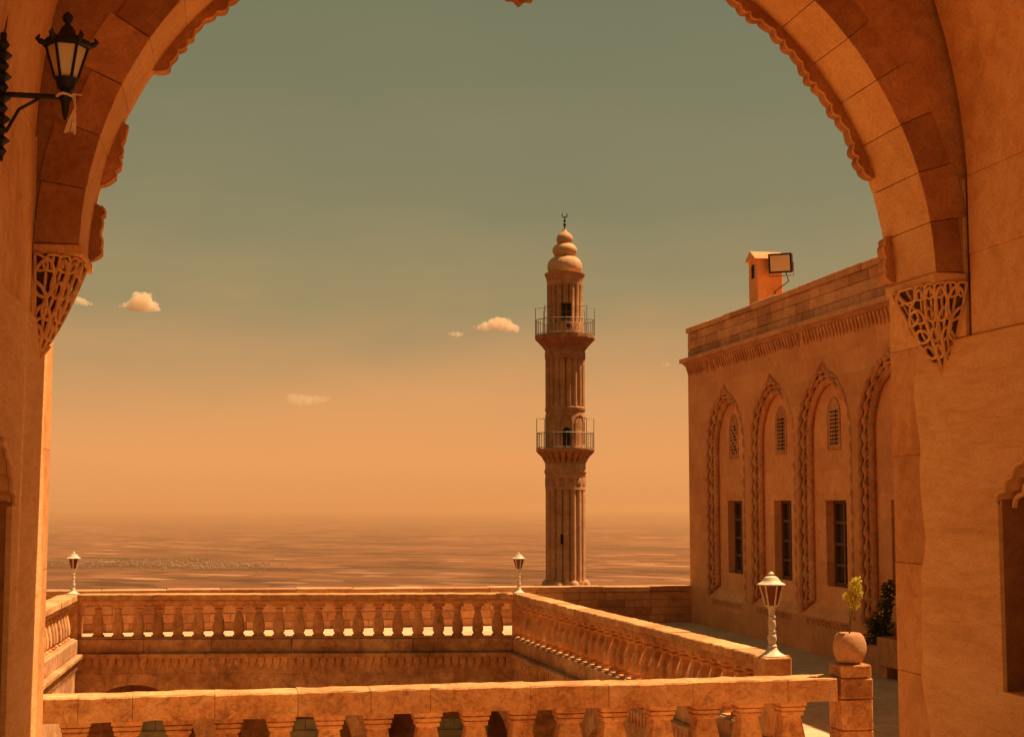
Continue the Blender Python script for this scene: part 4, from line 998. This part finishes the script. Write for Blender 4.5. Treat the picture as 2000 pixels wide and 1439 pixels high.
# scrolled wall plate
mb = MB()
for i in range(11):
    z = 3.80 + i * .045; mb.lathe([(.012, -.022), (.028 + .012 * (i % 2), 0), (.012, .022)], P(.05, -2.02, z), 8)
mb.tube([P(.05, -2.02, 3.76), P(.05, -2.02, 4.30)], .014, 6)
mb.build('wall_plate', M_black, wl_)
MB().tube([P(.20, -2.02, 4.03), P(.12, -2.02, 3.98), P(.07, -2.02, 3.88)], .007, 6).build('scroll', M_black, wl_)
rp = thing('tied_rope', lp + Z * -.1, 'pale frayed rope tied round the stem of the wall lantern', 'rope')
MB().tube([lp + Vector((.036 * math.cos(a_), .036 * math.sin(a_), .005 + .004 * math.sin(3 * a_))) for a_ in [k * math.pi / 6 for k in range(12)]], .006, 5, closed=True).build('loop', M_rope, rp)
for dx, ln in ((.0, .15), (.012, .16), (-.028, .155), (-.018, .15)):
    p0 = lp + Vector((.04, -.01, .0)); MB().tube([p0, p0 + Vector((.005, -.005, -.05)), p0 + Vector((dx * .6, -.006, -.1)), p0 + Vector((dx - .006, -.006, -ln))], [.005, .0045, .0045, .006], 5).build('strand', M_rope, rp)
MB().tube([lp + Vector((.035, -.02, .008)), lp + Vector((.075, -.02, .004))], .004, 5).build('strand', M_rope, rp)
cbl = MB().tube([P(.028, -1.80, 4.75), P(.03, -1.80, 4.60), P(.03, -1.82, 4.45), P(.03, -1.86, 4.36), P(.03, -1.98, 4.25)], .008, 6).build('electric_cable', M_cable, smooth=True)
tag(cbl, 'thin brown cable running down the left wall above the lantern', 'cable')
jb = thing('junction_box', P(.02, -1.80, 4.60), 'small junction box on the left wall at the top of the cable', 'junction box')
MB().span(P, (.021, -1.84, 4.56), (.055, -1.76, 4.64)).build('case', M_cable, jb, bevel=.006)
MB().span(P, (.055, -1.835, 4.565), (.061, -1.765, 4.635)).build('lid', M_cable, jb)

# ================================================================== far village, clouds
mb = MB(); rnd = random.Random(3)
for i in range(260):
    k = rnd.random()
    x = -3350 + 1500 * k + rnd.gauss(0, 60); y = 11250 + rnd.gauss(0, 330) * (.35 + math.sin(math.pi * k)) + 250 * math.sin(5 * k)
    if rnd.random() < .12: x += rnd.uniform(-300, 900); y += rnd.uniform(-900, 900)
    a = rnd.uniform(6, 15); b_ = rnd.uniform(6, 14); h = rnd.uniform(3, 7)
    mb.obox((x, y, -450 + h), (a, 0, 0), (0, b_, 0), (0, 0, h))
M_vill = plain_mat('village_walls', (.34, .21, .125), .9, nscale=.02, var=.4)
mb.build('far_village', M_vill, label='hazy village of pale houses scattered on the plain', category='', kind='stuff') if False else tag(mb.build('far_village', M_vill), 'hazy village of pale houses scattered on the plain', 'village', None, 'stuff')
mb = MB()
for i in range(420):
    k = rnd.random(); x = -3400 + 1600 * k + rnd.gauss(0, 80); y = 11200 + rnd.gauss(0, 380) * (.35 + math.sin(math.pi * k)) + 250 * math.sin(5 * k)
    r = rnd.uniform(3, 8); mb.lathe([(r * .3, 0), (r, r * .5), (r * .9, r), (r * .3, r * 1.5)], (x, y, -450), 6)
M_vtree = plain_mat('far_tree_green', (.10, .07, .035), .9, nscale=.02)
tag(mb.build('far_trees', M_vtree), 'hazy dark trees among the houses of the far village', 'trees', None, 'stuff')

m = bpy.data.materials.new('cloud_vapour'); m.use_nodes = True; t = m.node_tree; t.nodes.clear()
o_ = t.nodes.new('ShaderNodeOutputMaterial'); pv = t.nodes.new('ShaderNodeVolumePrincipled'); pv.inputs['Color'].default_value = (1.0, .84, .62, 1); pv.inputs['Density'].default_value = .022; pv.inputs['Anisotropy'].default_value = 0
t.links.new(pv.outputs[0], o_.inputs['Volume']); M_cloud = m
m = m.copy(); m.name = 'thin_cloud_vapour'; [n for n in m.node_tree.nodes if n.type == 'PRINCIPLED_VOLUME'][0].inputs['Density'].default_value = .006; M_cloud2 = m
def cloud(label, c, blobs, mat, Y=9000):
    rr = random.Random(hash(label) % 1000 if False else len(label)); bm = bmesh.new(); k = Y / 2900
    c = Vector(c)
    for (bx, bz, br) in blobs:
        tmp = bmesh.ops.create_icosphere(bm, subdivisions=3, radius=br * k)
        off = Vector((bx * k, rr.uniform(-.4, .4) * br * k, bz * k))
        for v_ in tmp['verts']:
            n_ = v_.co.normalized(); q = (v_.co + off) / (9 * k)
            dd = mnoise.noise(q) * .35 + mnoise.noise(q * 2.3) * .22 + mnoise.noise(q * 5) * .12
            v_.co = v_.co + n_ * br * k * dd + off
            if v_.co.z < -11 * k: v_.co.z = -11 * k + (v_.co.z + 11 * k) * .25
    me = bpy.data.meshes.new('cloud'); bm.to_mesh(me); bm.free(); me.materials.append(mat)
    o = bpy.data.objects.new('cloud', me); o.location = c; COL.objects.link(o)
    rm = o.modifiers.new('join', 'REMESH'); rm.mode = 'VOXEL'; rm.voxel_size = 2.2 * k / 2
    return tag(o, label, 'cloud', 'small clouds in the dusty sky')
cloud('tall puffy cloud near the left arch, beside the flat one', (-2271, 9000, 1214), [(-4, 4, 17), (10, 8, 15), (22, -6, 14), (-16, -3, 13), (6, -8, 15), (30, -10, 9), (-30, -2, 6), (-40, -3, 3), (-6, 14, 11), (8, 16, 9)], M_cloud)
cloud('smallest flat cloud at far left beside the carved corbel', (-2629, 9000, 1233), [(-8, 2, 8), (2, 0, 8), (10, -3, 6), (18, -5, 3.5), (-15, 3, 4)], M_cloud)
cloud('wide flat-bottomed cloud just left of the minaret', (-87, 9000, 1079), [(-8, 4, 13), (6, 4, 14), (20, 0, 13), (34, -3, 9), (-24, 0, 10), (-36, -3, 6), (-46, 0, 2.5), (0, 12, 8), (14, 10, 8)], M_cloud)
cloud('tiny cloud left of the wide cloud by the minaret', (-340, 9000, 1032), [(-6, 0, 5), (3, 0, 6), (11, 0, 4), (-13, 1, 2.5)], M_cloud)
cloud('faint dusty cloud low in the middle of the sky', (-1244, 9000, 634), [(-32, 3, 9), (-24, 1, 11), (-14, -1, 12), (-4, -2, 12), (6, -2, 11), (15, -1, 10), (24, 0, 8), (33, 1, 7), (42, 2, 5)], M_cloud2)
cloud('very faint cloud wisp right of the minaret', (935, 9000, 847), [(-5, 0, 4), (3, 0, 5), (10, 0, 3)], M_cloud2)

# ================================================================== haze
hz = MB(); HX, HY0, HY1 = 59000, -300, 88000
hz.obox((0, (HY0 + HY1) / 2, (-452 + 20) / 2), (HX, 0, 0), (0, (HY1 - HY0) / 2, 0), (0, 0, (20 + 452) / 2))
m = bpy.data.materials.new('dusty_air'); m.use_nodes = True; t = m.node_tree; t.nodes.clear()
o_ = t.nodes.new('ShaderNodeOutputMaterial'); pv = t.nodes.new('ShaderNodeVolumePrincipled'); pv.inputs['Color'].default_value = (.80, .49, .245, 1); pv.inputs['Density'].default_value = 3.6e-5; pv.inputs['Anisotropy'].default_value = .2
t.links.new(pv.outputs[0], o_.inputs['Volume'])
hz.build('haze', m, kind='stuff', label='dusty haze lying over the plain')
